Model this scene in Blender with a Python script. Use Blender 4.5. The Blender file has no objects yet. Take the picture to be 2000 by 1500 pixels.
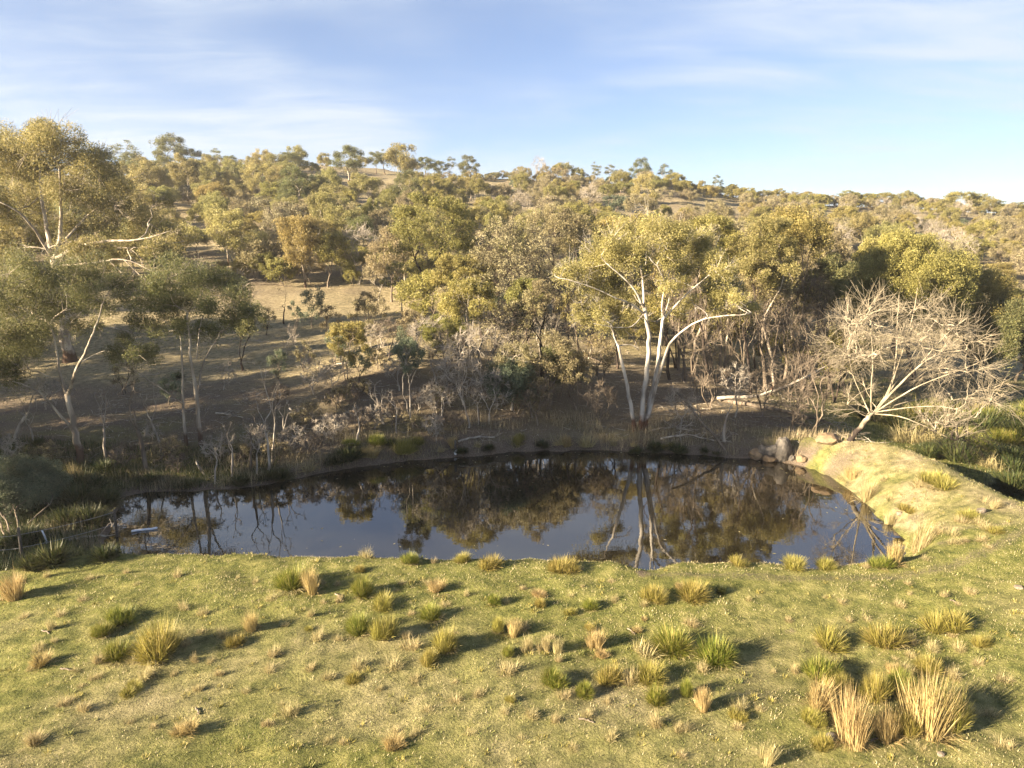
import bpy, math, random
import numpy as np
from mathutils import Vector

S = bpy.context.scene
COL = S.collection
RAD = math.radians

# ------------------------------------------------------------------ camera
CAM_Z, PITCH, FPX = 12.0, RAD(12.0), 1370.0
cam_d = bpy.data.cameras.new('camera')
cam_d.sensor_fit = 'HORIZONTAL'; cam_d.sensor_width = 36.0
cam_d.lens = 36.0 * FPX / 2000.0
cam_d.clip_start = 0.3; cam_d.clip_end = 6000.0
cam = bpy.data.objects.new('camera', cam_d); COL.objects.link(cam)
cam.location = (0, 0, CAM_Z); cam.rotation_euler = (RAD(90) - PITCH, 0, 0)
S.camera = cam

# ------------------------------------------------------------------ sky and sun
SUN_EL, SUN_BACK = RAD(18.0), RAD(25.0)        # low sun from the left, a little behind the camera
sun_dir = Vector((-math.cos(SUN_EL) * math.cos(SUN_BACK), -math.cos(SUN_EL) * math.sin(SUN_BACK), math.sin(SUN_EL)))
world = bpy.data.worlds.new('World'); S.world = world
world.use_nodes = True
wn, wl = world.node_tree.nodes, world.node_tree.links
wn.clear()
w_out = wn.new('ShaderNodeOutputWorld'); w_bg = wn.new('ShaderNodeBackground')
w_sky = wn.new('ShaderNodeTexSky'); w_sky.sky_type = 'NISHITA'; w_sky.sun_disc = False
w_sky.sun_elevation = SUN_EL
w_sky.sun_rotation = math.atan2(sun_dir.x, sun_dir.y)
w_sky.altitude = 200.0; w_sky.air_density = 0.85; w_sky.dust_density = 0.15; w_sky.ozone_density = 1.6
w_bg.inputs['Strength'].default_value = 0.05
# thin high cirrus: streaks on a plane far above
tc = wn.new('ShaderNodeTexCoord'); sep = wn.new('ShaderNodeSeparateXYZ')
wl.new(tc.outputs['Generated'], sep.inputs[0])
def wmath(op, a, b=None):
    n = wn.new('ShaderNodeMath'); n.operation = op
    for i, v in enumerate((a, b)):
        if v is None: continue
        if isinstance(v, (int, float)): n.inputs[i].default_value = v
        else: wl.new(v, n.inputs[i])
    return n.outputs[0]
zc = wmath('ADD', wmath('MAXIMUM', sep.outputs['Z'], 0.0), 0.12)
comb = wn.new('ShaderNodeCombineXYZ')
wl.new(wmath('DIVIDE', sep.outputs['X'], zc), comb.inputs[0]); wl.new(wmath('DIVIDE', sep.outputs['Y'], zc), comb.inputs[1])
def cloud_noise(scale, rot, stretch, lo, hi, det=7.0, seed=0.0):
    mp = wn.new('ShaderNodeMapping'); mp.inputs['Rotation'].default_value = (0, 0, RAD(rot))
    mp.inputs['Scale'].default_value = (1.0, stretch, 1.0); mp.inputs['Location'].default_value = (seed, seed * .7, seed)
    wl.new(comb.outputs[0], mp.inputs[0])
    nz = wn.new('ShaderNodeTexNoise'); nz.inputs['Scale'].default_value = scale
    nz.inputs['Detail'].default_value = det; nz.inputs['Roughness'].default_value = 0.58; nz.inputs['Distortion'].default_value = 0.5
    wl.new(mp.outputs[0], nz.inputs[0])
    mr = wn.new('ShaderNodeMapRange'); mr.interpolation_type = 'SMOOTHSTEP'
    mr.inputs['From Min'].default_value = lo; mr.inputs['From Max'].default_value = hi
    wl.new(nz.outputs[0], mr.inputs['Value'])
    return mr.outputs[0]
big = cloud_noise(0.40, 12, 1.5, 0.34, 0.62, 3.0, 33.7)
fine = cloud_noise(1.3, -14, 2.6, 0.25, 0.80, 9.0, 3.3)
veil = wmath('MULTIPLY', wmath('MULTIPLY', big, wmath('ADD', wmath('MULTIPLY', fine, 0.9), 0.2)), 0.8)
low = wmath('MULTIPLY', wmath('POWER', 2.718, wmath('MULTIPLY', wmath('MAXIMUM', sep.outputs['Z'], 0.0), -9.0)), 0.16)
cl = wmath('MINIMUM', wmath('ADD', wmath('ADD', veil, low), 0.15), 0.92)
w_mix = wn.new('ShaderNodeMix'); w_mix.data_type = 'RGBA'
wl.new(cl, w_mix.inputs['Factor'])
w_tint = wn.new('ShaderNodeMix'); w_tint.data_type = 'RGBA'; w_tint.blend_type = 'MULTIPLY'; w_tint.inputs[0].default_value = 1.0
wl.new(w_sky.outputs[0], w_tint.inputs[6]); w_tint.inputs[7].default_value = (0.49, 0.53, 0.645, 1)
wl.new(w_tint.outputs[2], w_mix.inputs[6])
w_mix.inputs[7].default_value = (2.5, 2.82, 3.22, 1)
wl.new(w_mix.outputs[2], w_bg.inputs['Color']); wl.new(w_bg.outputs[0], w_out.inputs['Surface'])

sun_l = bpy.data.lights.new('sun', 'SUN'); sun_l.energy = 5.0; sun_l.angle = RAD(0.55); sun_l.color = (1.0, 0.81, 0.57)
sun = bpy.data.objects.new('sun', sun_l); COL.objects.link(sun)
sun.location = (-60, -20, 60)
sun.rotation_euler = (-sun_dir).to_track_quat('-Z', 'Y').to_euler()

S.view_settings.view_transform = 'Standard'; S.view_settings.look = 'None'
S.view_settings.exposure = 2.65; S.view_settings.gamma = 1.0; S.view_settings.use_curve_mapping = False
S.render.engine = 'CYCLES'
S.cycles.max_bounces = 6; S.cycles.diffuse_bounces = 3; S.cycles.glossy_bounces = 3
S.cycles.transmission_bounces = 3; S.cycles.transparent_max_bounces = 4
S.cycles.use_denoising = True

# ------------------------------------------------------------------ picture <-> place
R_ = np.array([1.0, 0, 0]); F_ = np.array([0, math.cos(PITCH), -math.sin(PITCH)]); U_ = np.array([0, math.sin(PITCH), math.cos(PITCH)])
def ray(px, py):
    v = F_ * FPX + R_ * (px - 1000.0) + U_ * (750.0 - py)
    return v / np.linalg.norm(v)
def on_z(px, py, z=0.0):
    d = ray(px, py); t = (z - CAM_Z) / d[2]
    return np.array([0, 0, CAM_Z]) + d * t
def on_y(px, py, y):
    d = ray(px, py); t = y / d[1]
    return np.array([0, 0, CAM_Z]) + d * t

def vnoise(x, y, seed=0):
    x = np.asarray(x, float); y = np.asarray(y, float)
    xi = np.floor(x); yi = np.floor(y); fx = x - xi; fy = y - yi
    fx = fx * fx * (3 - 2 * fx); fy = fy * fy * (3 - 2 * fy)
    def hsh(a, b):
        s = np.sin(a * 127.1 + b * 311.7 + seed * 74.7) * 43758.5453
        return s - np.floor(s)
    return (hsh(xi, yi) * (1 - fx) + hsh(xi + 1, yi) * fx) * (1 - fy) + (hsh(xi, yi + 1) * (1 - fx) + hsh(xi + 1, yi + 1) * fx) * fy
def fbm(x, y, seed=0, octaves=4):
    a, s, t = 0.5, 0.0, 0.0
    for i in range(octaves):
        s = s + a * vnoise(x * 2 ** i, y * 2 ** i, seed + i * 3); t += a; a *= 0.5
    return s / t
def sstep(a, b, x):
    t = np.clip((x - a) / (b - a), 0, 1); return t * t * (3 - 2 * t)
def sdist(poly, x, y):
    """signed distance to a polygon, negative inside"""
    x = np.asarray(x, float); y = np.asarray(y, float)
    d = np.full(x.shape, 1e18); ins = np.zeros(x.shape, bool)
    n = len(poly)
    for i in range(n):
        ax, ay = poly[i]; bx, by = poly[(i + 1) % n]
        ex, ey = bx - ax, by - ay
        t = np.clip(((x - ax) * ex + (y - ay) * ey) / (ex * ex + ey * ey + 1e-12), 0, 1)
        d = np.minimum(d, (x - ax - ex * t) ** 2 + (y - ay - ey * t) ** 2)
        c = ((ay > y) != (by > y)) & (x < ex * (y - ay) / (ey if abs(ey) > 1e-9 else 1e-9) + ax)
        ins ^= c
    d = np.sqrt(d)
    return np.where(ins, -d, d)

# ------------------------------------------------------------------ the lie of the land
def smooth_poly(p, it=2):
    for _ in range(it):
        q = []
        for i in range(len(p)):
            a, b = p[i], p[(i + 1) % len(p)]
            q += [a * .75 + b * .25, a * .25 + b * .75]
        p = q
    return p
POND_PX = [(238, 964), (330, 960), (410, 957), (480, 952), (550, 940), (620, 925), (700, 911), (780, 901), (850, 896), (930, 890), (1000, 882),
           (1100, 879), (1200, 881), (1300, 884), (1440, 894), (1530, 901), (1590, 915), (1640, 938), (1690, 975), (1730, 1012), (1772, 1045),
           (1775, 1085), (1740, 1116), (1640, 1122), (1560, 1124), (1480, 1112), (1340, 1112), (1285, 1120), (1252, 1134), (1215, 1118), (1150, 1112),
           (900, 1108), (700, 1102), (400, 1098), (260, 1098), (195, 1088), (205, 1050), (222, 1005)]
POND = smooth_poly([on_z(a, b)[:2] for a, b in POND_PX], 2)
DAM = [on_z(*q)[:2] for q in [(1540, 880, .9), (1640, 866, 1.4), (1720, 871, 1.6), (1800, 899, 1.6), (1880, 944, 1.6), (1960, 984, 1.5), (2060, 1030, 1.4), (2250, 1090, 1.2)]]
DAM += [np.array(q) for q in [(38, 8), (45, -90), (-90, -90), (-60, 8)]]
DAM += [on_z(*q)[:2] for q in [(-200, 1200, .4), (0, 1140, .6), (100, 1112, .7), (230, 1086, .85), (600, 1030, 0), (1000, 980, 0), (1400, 930, 0)]]
RIDGE_PX = [(-700, 350), (0, 345), (200, 345), (430, 335), (600, 327), (700, 332), (800, 342), (900, 350), (1000, 352), (1100, 356), (1300, 368), (1400, 382), (1500, 395), (1700, 405), (1850, 412), (2000, 420), (2700, 450)]
RIDGE_Y = 205.0
_rp = [on_y(a, b, RIDGE_Y) for a, b in RIDGE_PX]
RX = [p[0] for p in _rp]; RZ = [p[2] for p in _rp]

def height(x, y, detail=True):
    x = np.asarray(x, float); y = np.asarray(y, float)
    low = np.interp(x, [-30, -14, -8, 18, 24, 40, 120], [.15, .2, .75, .75, -.6, -.8, .5])
    y0 = np.interp(x, [-60, -20, 0, 15, 25, 45], [33, 36, 40, 46, 57, 62])
    rz = np.interp(x, RX, RZ)
    t = np.maximum((y - y0) / (RIDGE_Y - y0), 0)
    ramp = t - 0.07 * (1 - np.exp(-t / 0.07))
    ramp = np.where(t > 1, 0.93 + 0.08 * (1 - np.exp(-(t - 1) / .08)) - np.minimum((t - 1) * .2, .5), ramp)
    base = low + (rz - low) * ramp / 0.93
    sd = sdist(POND, x, y)
    bank = np.interp(x, [-34, -20, -13, -8, -2.7, 2.8, 7, 12, 18], [.9, 1.3, 1.9, 2.4, 2.4, 1.7, .9, .4, 0])
    base = base + bank * np.clip(sd / 8.5, 0, 1) ** 1.15 * sstep(26, 31, y) * (1 - sstep(46, 78, y))
    if detail:
        k = sstep(38, 80, y)
        base = base + k * (fbm(x / 19, y / 13, 5) - .5) * 2.6 * sstep(40, 130, y) + k * (fbm(x / 5, y / 4, 8) - .5) * 0.7
        base = base + (fbm(x / 2.5, y / 2.5, 12) - .5) * 0.28
    top = np.interp(x, [-20, -12, 12, 17, 22], [.75, .85, .85, 1.5, 1.9]) - .25 * sstep(22, 12, y)
    if detail:
        top = top + (fbm(x / 4.0, y / 3.0, 21) - .5) * 0.32 + (fbm(x / .7, y / .55, 23, 3) - .5) * 0.20
    k = 1 - sstep(0, 3.6, sdist(DAM, x, y))
    h = base + (top - base) * k
    if detail: sd = sd + (vnoise(x / .9, y / .9, 31) - .5) * .35
    w = 1.15 + 1.9 * sstep(15.5, 20, x) * sstep(23.5, 27, y)
    out = h * np.clip(sd / w, 0, 1) ** 0.7
    return np.where(sd < 0, -1.2 * sstep(0, 2.5, -sd), out)
_T = np.concatenate([np.arange(9, 60, .12), np.arange(60, 420, .5)])
def ground(px, py):
    """the point of the ground that the photograph shows at (px, py)"""
    d = ray(px, py); p = np.array([0, 0, CAM_Z]) + d[None, :] * _T[:, None]
    g = p[:, 2] - height(p[:, 0], p[:, 1])
    i = int(np.argmax(g < 0))
    if g[i] >= 0: return on_y(px, py, RIDGE_Y)
    if i == 0: return p[0]
    f = g[i - 1] / (g[i - 1] - g[i])
    q = p[i - 1] + (p[i] - p[i - 1]) * f
    q[2] = float(height(q[0], q[1]))
    return q
def hz(x, y): return float(height(np.array([x]), np.array([y]))[0])

# ------------------------------------------------------------------ materials
def new_mat(name):
    m = bpy.data.materials.new(name); m.use_nodes = True
    nt = m.node_tree; nt.nodes.clear()
    return m, nt
def N(nt, typ, **kw):
    n = nt.nodes.new(typ)
    for k, v in kw.items():
        if k.startswith('_'): setattr(n, k[1:], v)
        else: n.inputs[k.replace('__', ' ')].default_value = v
    return n
def ramp_node(nt, stops, fac=None):
    r = nt.nodes.new('ShaderNodeValToRGB')
    while len(r.color_ramp.elements) < len(stops): r.color_ramp.elements.new(0.5)
    for e, (p, c) in zip(r.color_ramp.elements, stops): e.position = p; e.color = (*c, 1)
    if fac is not None: nt.links.new(fac, r.inputs[0])
    return r
def leaf_mat(name, cols, trans=0.28, vary=0.35, rough=0.55, hue=0.035):
    m, nt = new_mat(name); L = nt.links.new
    g = N(nt, 'ShaderNodeNewGeometry'); oi = N(nt, 'ShaderNodeObjectInfo')
    n = len(cols); r = ramp_node(nt, [(i / max(n - 1, 1), c) for i, c in enumerate(cols)], g.outputs['Random Per Island'])
    tcn = N(nt, 'ShaderNodeTexCoord'); nz = N(nt, 'ShaderNodeTexNoise', Scale=0.7, Detail=2.0); L(tcn.outputs['Object'], nz.inputs[0])
    mr = N(nt, 'ShaderNodeMapRange'); mr.inputs['From Min'].default_value = .3; mr.inputs['From Max'].default_value = .7
    mr.inputs['To Min'].default_value = 1 - vary; mr.inputs['To Max'].default_value = 1 + vary; L(nz.outputs[0], mr.inputs[0])
    hs = N(nt, 'ShaderNodeHueSaturation'); L(r.outputs[0], hs.inputs['Color']); L(mr.outputs[0], hs.inputs['Value'])
    mh = N(nt, 'ShaderNodeMapRange'); mh.inputs['To Min'].default_value = .5 - hue; mh.inputs['To Max'].default_value = .5 + hue
    L(oi.outputs['Random'], mh.inputs[0]); L(mh.outputs[0], hs.inputs['Hue'])
    p = N(nt, 'ShaderNodeBsdfPrincipled', Roughness=rough); p.inputs['Specular IOR Level'].default_value = .3
    L(hs.outputs[0], p.inputs['Base Color'])
    t = N(nt, 'ShaderNodeBsdfTranslucent'); L(hs.outputs[0], t.inputs[0])
    mx = N(nt, 'ShaderNodeMixShader'); mx.inputs[0].default_value = trans
    L(p.outputs[0], mx.inputs[1]); L(t.outputs[0], mx.inputs[2])
    o = N(nt, 'ShaderNodeOutputMaterial'); L(mx.outputs[0], o.inputs[0])
    return m
def bark_mat(name, pale, dark, butt=None, butt_h=1.0, scale=3.0, mixlo=.42, mixhi=.62):
    m, nt = new_mat(name); L = nt.links.new
    tcn = N(nt, 'ShaderNodeTexCoord'); mp = N(nt, 'ShaderNodeMapping'); mp.inputs['Scale'].default_value = (1, 1, .22); L(tcn.outputs['Object'], mp.inputs[0])
    nz = N(nt, 'ShaderNodeTexNoise', Scale=scale, Detail=5.0); L(mp.outputs[0], nz.inputs[0])
    r = ramp_node(nt, [(mixlo, dark), (mixhi, pale)], nz.outputs[0]); col = r.outputs[0]
    if butt:
        sp = N(nt, 'ShaderNodeSeparateXYZ'); L(tcn.outputs['Object'], sp.inputs[0])
        n2 = N(nt, 'ShaderNodeTexNoise', Scale=1.6, Detail=3.0); L(tcn.outputs['Object'], n2.inputs[0])
        ma = N(nt, 'ShaderNodeMath', _operation='MULTIPLY_ADD'); L(n2.outputs[0], ma.inputs[0]); ma.inputs[1].default_value = 1.6 * butt_h; L(sp.outputs[2], ma.inputs[2])
        mr = N(nt, 'ShaderNodeMapRange'); mr.inputs['From Min'].default_value = 1.6 * butt_h; mr.inputs['From Max'].default_value = 2.0 * butt_h; L(ma.outputs[0], mr.inputs[0])
        mx = N(nt, 'ShaderNodeMix', _data_type='RGBA'); L(mr.outputs[0], mx.inputs[0]); mx.inputs[6].default_value = (*butt, 1); L(col, mx.inputs[7]); col = mx.outputs[2]
    p = N(nt, 'ShaderNodeBsdfPrincipled', Roughness=.85); p.inputs['Specular IOR Level'].default_value = .2; L(col, p.inputs['Base Color'])
    b = N(nt, 'ShaderNodeBump', Strength=.5, Distance=.03); L(nz.outputs[0], b.inputs['Height']); L(b.outputs[0], p.inputs['Normal'])
    o = N(nt, 'ShaderNodeOutputMaterial'); L(p.outputs[0], o.inputs[0])
    return m
LEAF = {
    'gum':    leaf_mat('gum_leaves', [(.165, .165, .06), (.25, .23, .085), (.35, .305, .13)], .46, hue=.015),
    'gumdark': leaf_mat('dark_gum_leaves', [(.095, .115, .05), (.15, .16, .065), (.22, .21, .085)], .46, hue=.012),
    'gumpale': leaf_mat('pale_gum_leaves', [(.21, .195, .07), (.32, .285, .11), (.42, .36, .16)], .46, hue=.01),
    'wattle': leaf_mat('wattle_leaves', [(.18, .17, .058), (.28, .245, .08), (.385, .325, .12)], .46, hue=.015),
    'green':  leaf_mat('green_leaves', [(.135, .14, .046), (.21, .20, .062), (.295, .265, .09)], .46, hue=.012),
    'blue':   leaf_mat('blue_green_leaves', [(.10, .135, .085), (.155, .185, .115), (.215, .235, .145)], .46, hue=.012),
    'orange': leaf_mat('orange_leaves', [(.19, .16, .06), (.28, .235, .085), (.37, .30, .12)], .46, hue=.01),
    'grey':   leaf_mat('grey_green_leaves', [(.17, .155, .08), (.26, .225, .12), (.345, .295, .165)], .42, hue=.012),
    'brown':  leaf_mat('twig_haze', [(.165, .15, .085), (.255, .228, .125), (.34, .30, .175)], .2, hue=.01),
}
BARK = {
    'white': bark_mat('white_gum_bark', (.43, .40, .35), (.15, .13, .105), (.11, .055, .03), .75, 3.2, .36, .56),
    'cream': bark_mat('cream_bark', (.44, .39, .31), (.19, .16, .125), (.10, .065, .045), .8),
    'pale':  bark_mat('pale_dead_wood', (.42, .38, .31), (.23, .20, .165)),
    'grey':  bark_mat('grey_bark', (.20, .165, .125), (.10, .08, .06)),
    'dark':  bark_mat('dark_bark', (.07, .052, .04), (.025, .02, .017)),
    'cleft': bark_mat('bare_tree_bark', (.36, .31, .225), (.19, .165, .12), (.03, .023, .019), .9),
}

def ground_material():
    m, nt = new_mat('pasture'); L = nt.links.new
    at = N(nt, 'ShaderNodeVertexColor'); at.layer_name = 'cover'
    sp = N(nt, 'ShaderNodeSeparateColor'); L(at.outputs[0], sp.inputs[0])
    tcn = N(nt, 'ShaderNodeTexCoord')
    def noise(s, d=6.0, rough=.6):
        n = N(nt, 'ShaderNodeTexNoise', Scale=s, Detail=d, Roughness=rough); L(tcn.outputs['Object'], n.inputs[0]); return n.outputs[0]
    n1, n2, n3, n4 = noise(.35), noise(2.6), noise(14.0, 4.0), noise(55., 3.)
    green = ramp_node(nt, [(.30, (.07, .087, .025)), (.5, (.172, .178, .052)), (.72, (.30, .28, .10))], n2)
    straw = ramp_node(nt, [(.28, (.145, .125, .072)), (.5, (.29, .245, .145)), (.72, (.43, .365, .225))], n2)
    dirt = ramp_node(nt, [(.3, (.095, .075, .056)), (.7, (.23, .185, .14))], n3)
    def mix(f, a, b):
        x = N(nt, 'ShaderNodeMix', _data_type='RGBA'); L(f, x.inputs[0]); L(a, x.inputs[6]); L(b, x.inputs[7]); return x.outputs[2]
    def mth(op, a, b):
        x = N(nt, 'ShaderNodeMath', _operation=op, _use_clamp=True)
        for i, v in enumerate((a, b)):
            if isinstance(v, (int, float)): x.inputs[i].default_value = v
            else: L(v, x.inputs[i])
        return x.outputs[0]
    def thr(v, lo, hi):
        r = N(nt, 'ShaderNodeMapRange', _interpolation_type='SMOOTHSTEP'); r.inputs['From Min'].default_value = lo; r.inputs['From Max'].default_value = hi; L(v, r.inputs[0]); return r.outputs[0]
    sfac = thr(mth('ADD', mth('MULTIPLY', sp.outputs[0], .9), mth('MULTIPLY', n1, .5)), .35, .85)
    c = mix(sfac, green.outputs[0], straw.outputs[0])
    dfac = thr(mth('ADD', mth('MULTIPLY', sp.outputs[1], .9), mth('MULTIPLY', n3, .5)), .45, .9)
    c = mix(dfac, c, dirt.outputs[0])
    hv = N(nt, 'ShaderNodeHueSaturation'); L(c, hv.inputs['Color'])
    r = N(nt, 'ShaderNodeMapRange'); r.inputs['From Min'].default_value = .3; r.inputs['From Max'].default_value = .7; r.inputs['To Min'].default_value = .5; r.inputs['To Max'].default_value = 1.4
    L(n4, r.inputs[0]); L(r.outputs[0], hv.inputs['Value'])
    p = N(nt, 'ShaderNodeBsdfPrincipled', Roughness=.95); p.inputs['Specular IOR Level'].default_value = .1
    L(hv.outputs[0], p.inputs['Base Color'])
    b1 = N(nt, 'ShaderNodeBump', Strength=.9, Distance=.12); L(n3, b1.inputs['Height'])
    b2 = N(nt, 'ShaderNodeBump', Strength=.9, Distance=.035); L(n4, b2.inputs['Height']); L(b1.outputs[0], b2.inputs['Normal']); L(b2.outputs[0], p.inputs['Normal'])
    o = N(nt, 'ShaderNodeOutputMaterial'); L(p.outputs[0], o.inputs[0])
    return m
def water_material():
    m, nt = new_mat('pond_water'); L = nt.links.new
    tcn = N(nt, 'ShaderNodeTexCoord'); mp = N(nt, 'ShaderNodeMapping'); mp.inputs['Scale'].default_value = (1, 1.6, 1); L(tcn.outputs['Object'], mp.inputs[0])
    nz = N(nt, 'ShaderNodeTexNoise', Scale=1.3, Detail=3.0); L(mp.outputs[0], nz.inputs[0])
    p = N(nt, 'ShaderNodeBsdfPrincipled', Roughness=.02, IOR=1.9)
    p.inputs['Base Color'].default_value = (.012, .010, .006, 1); p.inputs['Specular IOR Level'].default_value = .8
    b = N(nt, 'ShaderNodeBump', Strength=.04, Distance=.05); L(nz.outputs[0], b.inputs['Height']); L(b.outputs[0], p.inputs['Normal'])
    o = N(nt, 'ShaderNodeOutputMaterial'); L(p.outputs[0], o.inputs[0])
    return m
def plain_mat(name, c1, c2, scale=6.0, rough=.8, bump=.3):
    m, nt = new_mat(name); L = nt.links.new
    tcn = N(nt, 'ShaderNodeTexCoord'); nz = N(nt, 'ShaderNodeTexNoise', Scale=scale, Detail=6.0); L(tcn.outputs['Object'], nz.inputs[0])
    r = ramp_node(nt, [(.35, c1), (.65, c2)], nz.outputs[0])
    p = N(nt, 'ShaderNodeBsdfPrincipled', Roughness=rough); L(r.outputs[0], p.inputs['Base Color'])
    b = N(nt, 'ShaderNodeBump', Strength=bump, Distance=.05); L(nz.outputs[0], b.inputs['Height']); L(b.outputs[0], p.inputs['Normal'])
    o = N(nt, 'ShaderNodeOutputMaterial'); L(p.outputs[0], o.inputs[0])
    return m

# ------------------------------------------------------------------ mesh and object helpers
class Acc:
    """collects quads and triangles, links them as one mesh object"""
    def __init__(s): s.v = []; s.q = []; s.t = []; s.n = 0
    def add(s, v, q=None, t=None):
        v = np.asarray(v, float).reshape(-1, 3); s.v.append(v)
        if q is not None and len(q): s.q.append(np.asarray(q, np.int64) + s.n)
        if t is not None and len(t): s.t.append(np.asarray(t, np.int64) + s.n)
        s.n += len(v)
    def tube(s, pts, rad, sides=5, cap=True):
        pts = np.asarray(pts, float); k = len(pts); rad = np.asarray(rad, float)
        tan = np.gradient(pts, axis=0); tan /= np.linalg.norm(tan, axis=1)[:, None] + 1e-9
        ref = np.array([.37, .81, .45]); a = np.cross(tan, ref); nn = np.linalg.norm(a, axis=1)[:, None]; a = a / (nn + 1e-9)
        b = np.cross(tan, a)
        th = np.arange(sides) * (2 * math.pi / sides)
        ring = a[:, None, :] * np.cos(th)[None, :, None] + b[:, None, :] * np.sin(th)[None, :, None]
        v = pts[:, None, :] + ring * rad[:, None, None]
        i = np.arange(k - 1)[:, None] * sides; j = np.arange(sides)[None, :]; j2 = (j + 1) % sides
        q = np.stack([i + j, i + j2, i + sides + j2, i + sides + j], -1).reshape(-1, 4)
        vv = v.reshape(-1, 3); t = None
        if cap:
            vv = np.vstack([vv, pts[-1:] + tan[-1:] * rad[-1]]); e = (k - 1) * sides; c = k * sides
            t = [(e + x, e + (x + 1) % sides, c) for x in range(sides)]
        s.add(vv, q, t)
    def mesh(s, name, smooth=False, shift=None):
        v = np.concatenate(s.v) if s.v else np.zeros((0, 3))
        if shift is not None: v = v - np.asarray(shift)[None, :]
        q = np.concatenate(s.q) if s.q else np.zeros((0, 4), np.int64)
        t = np.concatenate(s.t) if s.t else np.zeros((0, 3), np.int64)
        me = bpy.data.meshes.new(name)
        me.vertices.add(len(v)); me.vertices.foreach_set('co', v.astype(np.float32).ravel())
        nl = q.size + t.size
        me.loops.add(nl); me.loops.foreach_set('vertex_index', np.concatenate([q.ravel(), t.ravel()]).astype(np.int32))
        me.polygons.add(len(q) + len(t))
        me.polygons.foreach_set('loop_start', np.concatenate([np.arange(len(q)) * 4, q.size + np.arange(len(t)) * 3]).astype(np.int32))
        if smooth: me.polygons.foreach_set('use_smooth', np.ones(len(q) + len(t), bool))
        me.update(calc_edges=True)
        return me
    def build(s, name, mat, parent=None, smooth=False, shift=None):
        me = s.mesh(name, smooth, shift); me.materials.append(mat)
        o = bpy.data.objects.new(name, me); COL.objects.link(o)
        if parent is not None: o.parent = parent
        return o
def tag(o, label=None, cat=None, group=None, kind=None):
    if label: o['label'] = label
    if cat: o['category'] = cat
    if group: o['group'] = group
    if kind: o['kind'] = kind
    return o
def empty(name, loc, label=None, cat=None, group=None):
    o = bpy.data.objects.new(name, None); COL.objects.link(o); o.location = Vector(loc); o.empty_display_size = .3
    return tag(o, label, cat, group)
def dup(src, loc, rz=0.0, sc=1.0, label=None, group=None, scz=None, tilt=(0, 0)):
    r = src.copy(); COL.objects.link(r)
    r.location = Vector(loc); r.rotation_euler = (tilt[0], tilt[1], rz); r.scale = (sc, sc, scz or sc)
    if label: r['label'] = label
    if group: r['group'] = group
    for ch in src.children:
        c = ch.copy(); COL.objects.link(c); c.parent = r
    return r

def leaves(acc, c, L, W, rng, droop=.3):
    n = len(c)
    if n == 0: return
    a = rng.normal(size=(n, 3)); a[:, 2] -= droop; a /= np.linalg.norm(a, axis=1)[:, None]
    b = rng.normal(size=(n, 3)); b = np.cross(a, b); b /= np.linalg.norm(b, axis=1)[:, None] + 1e-9
    l = (L * rng.uniform(.6, 1.3, n))[:, None]; w = (W * rng.uniform(.6, 1.3, n))[:, None]
    v = np.stack([c - a * l * .4 + b * w * .5, c - a * l * .4 - b * w * .5, c + a * l * .6], 1)
    acc.add(v.reshape(-1, 3), None, np.arange(n * 3).reshape(-1, 3))

def curve_to(acc, p0, d0, p1, r0, r1, rng, n=5, sides=5, wob=.05):
    L = np.linalg.norm(p1 - p0) + 1e-6
    c = p0 + d0 * L * .42 + rng.normal(size=3) * L * wob
    t = np.linspace(0, 1, n)[:, None]
    pts = p0 * (1 - t) ** 2 + 2 * c * t * (1 - t) + p1 * t ** 2
    if n > 3: pts[1:-1] += rng.normal(size=(n - 2, 3)) * L * wob * .45
    acc.tube(pts, np.linspace(r0, r1, n), sides)
    d = pts[-1] - pts[-2]
    return d / (np.linalg.norm(d) + 1e-9)

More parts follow.
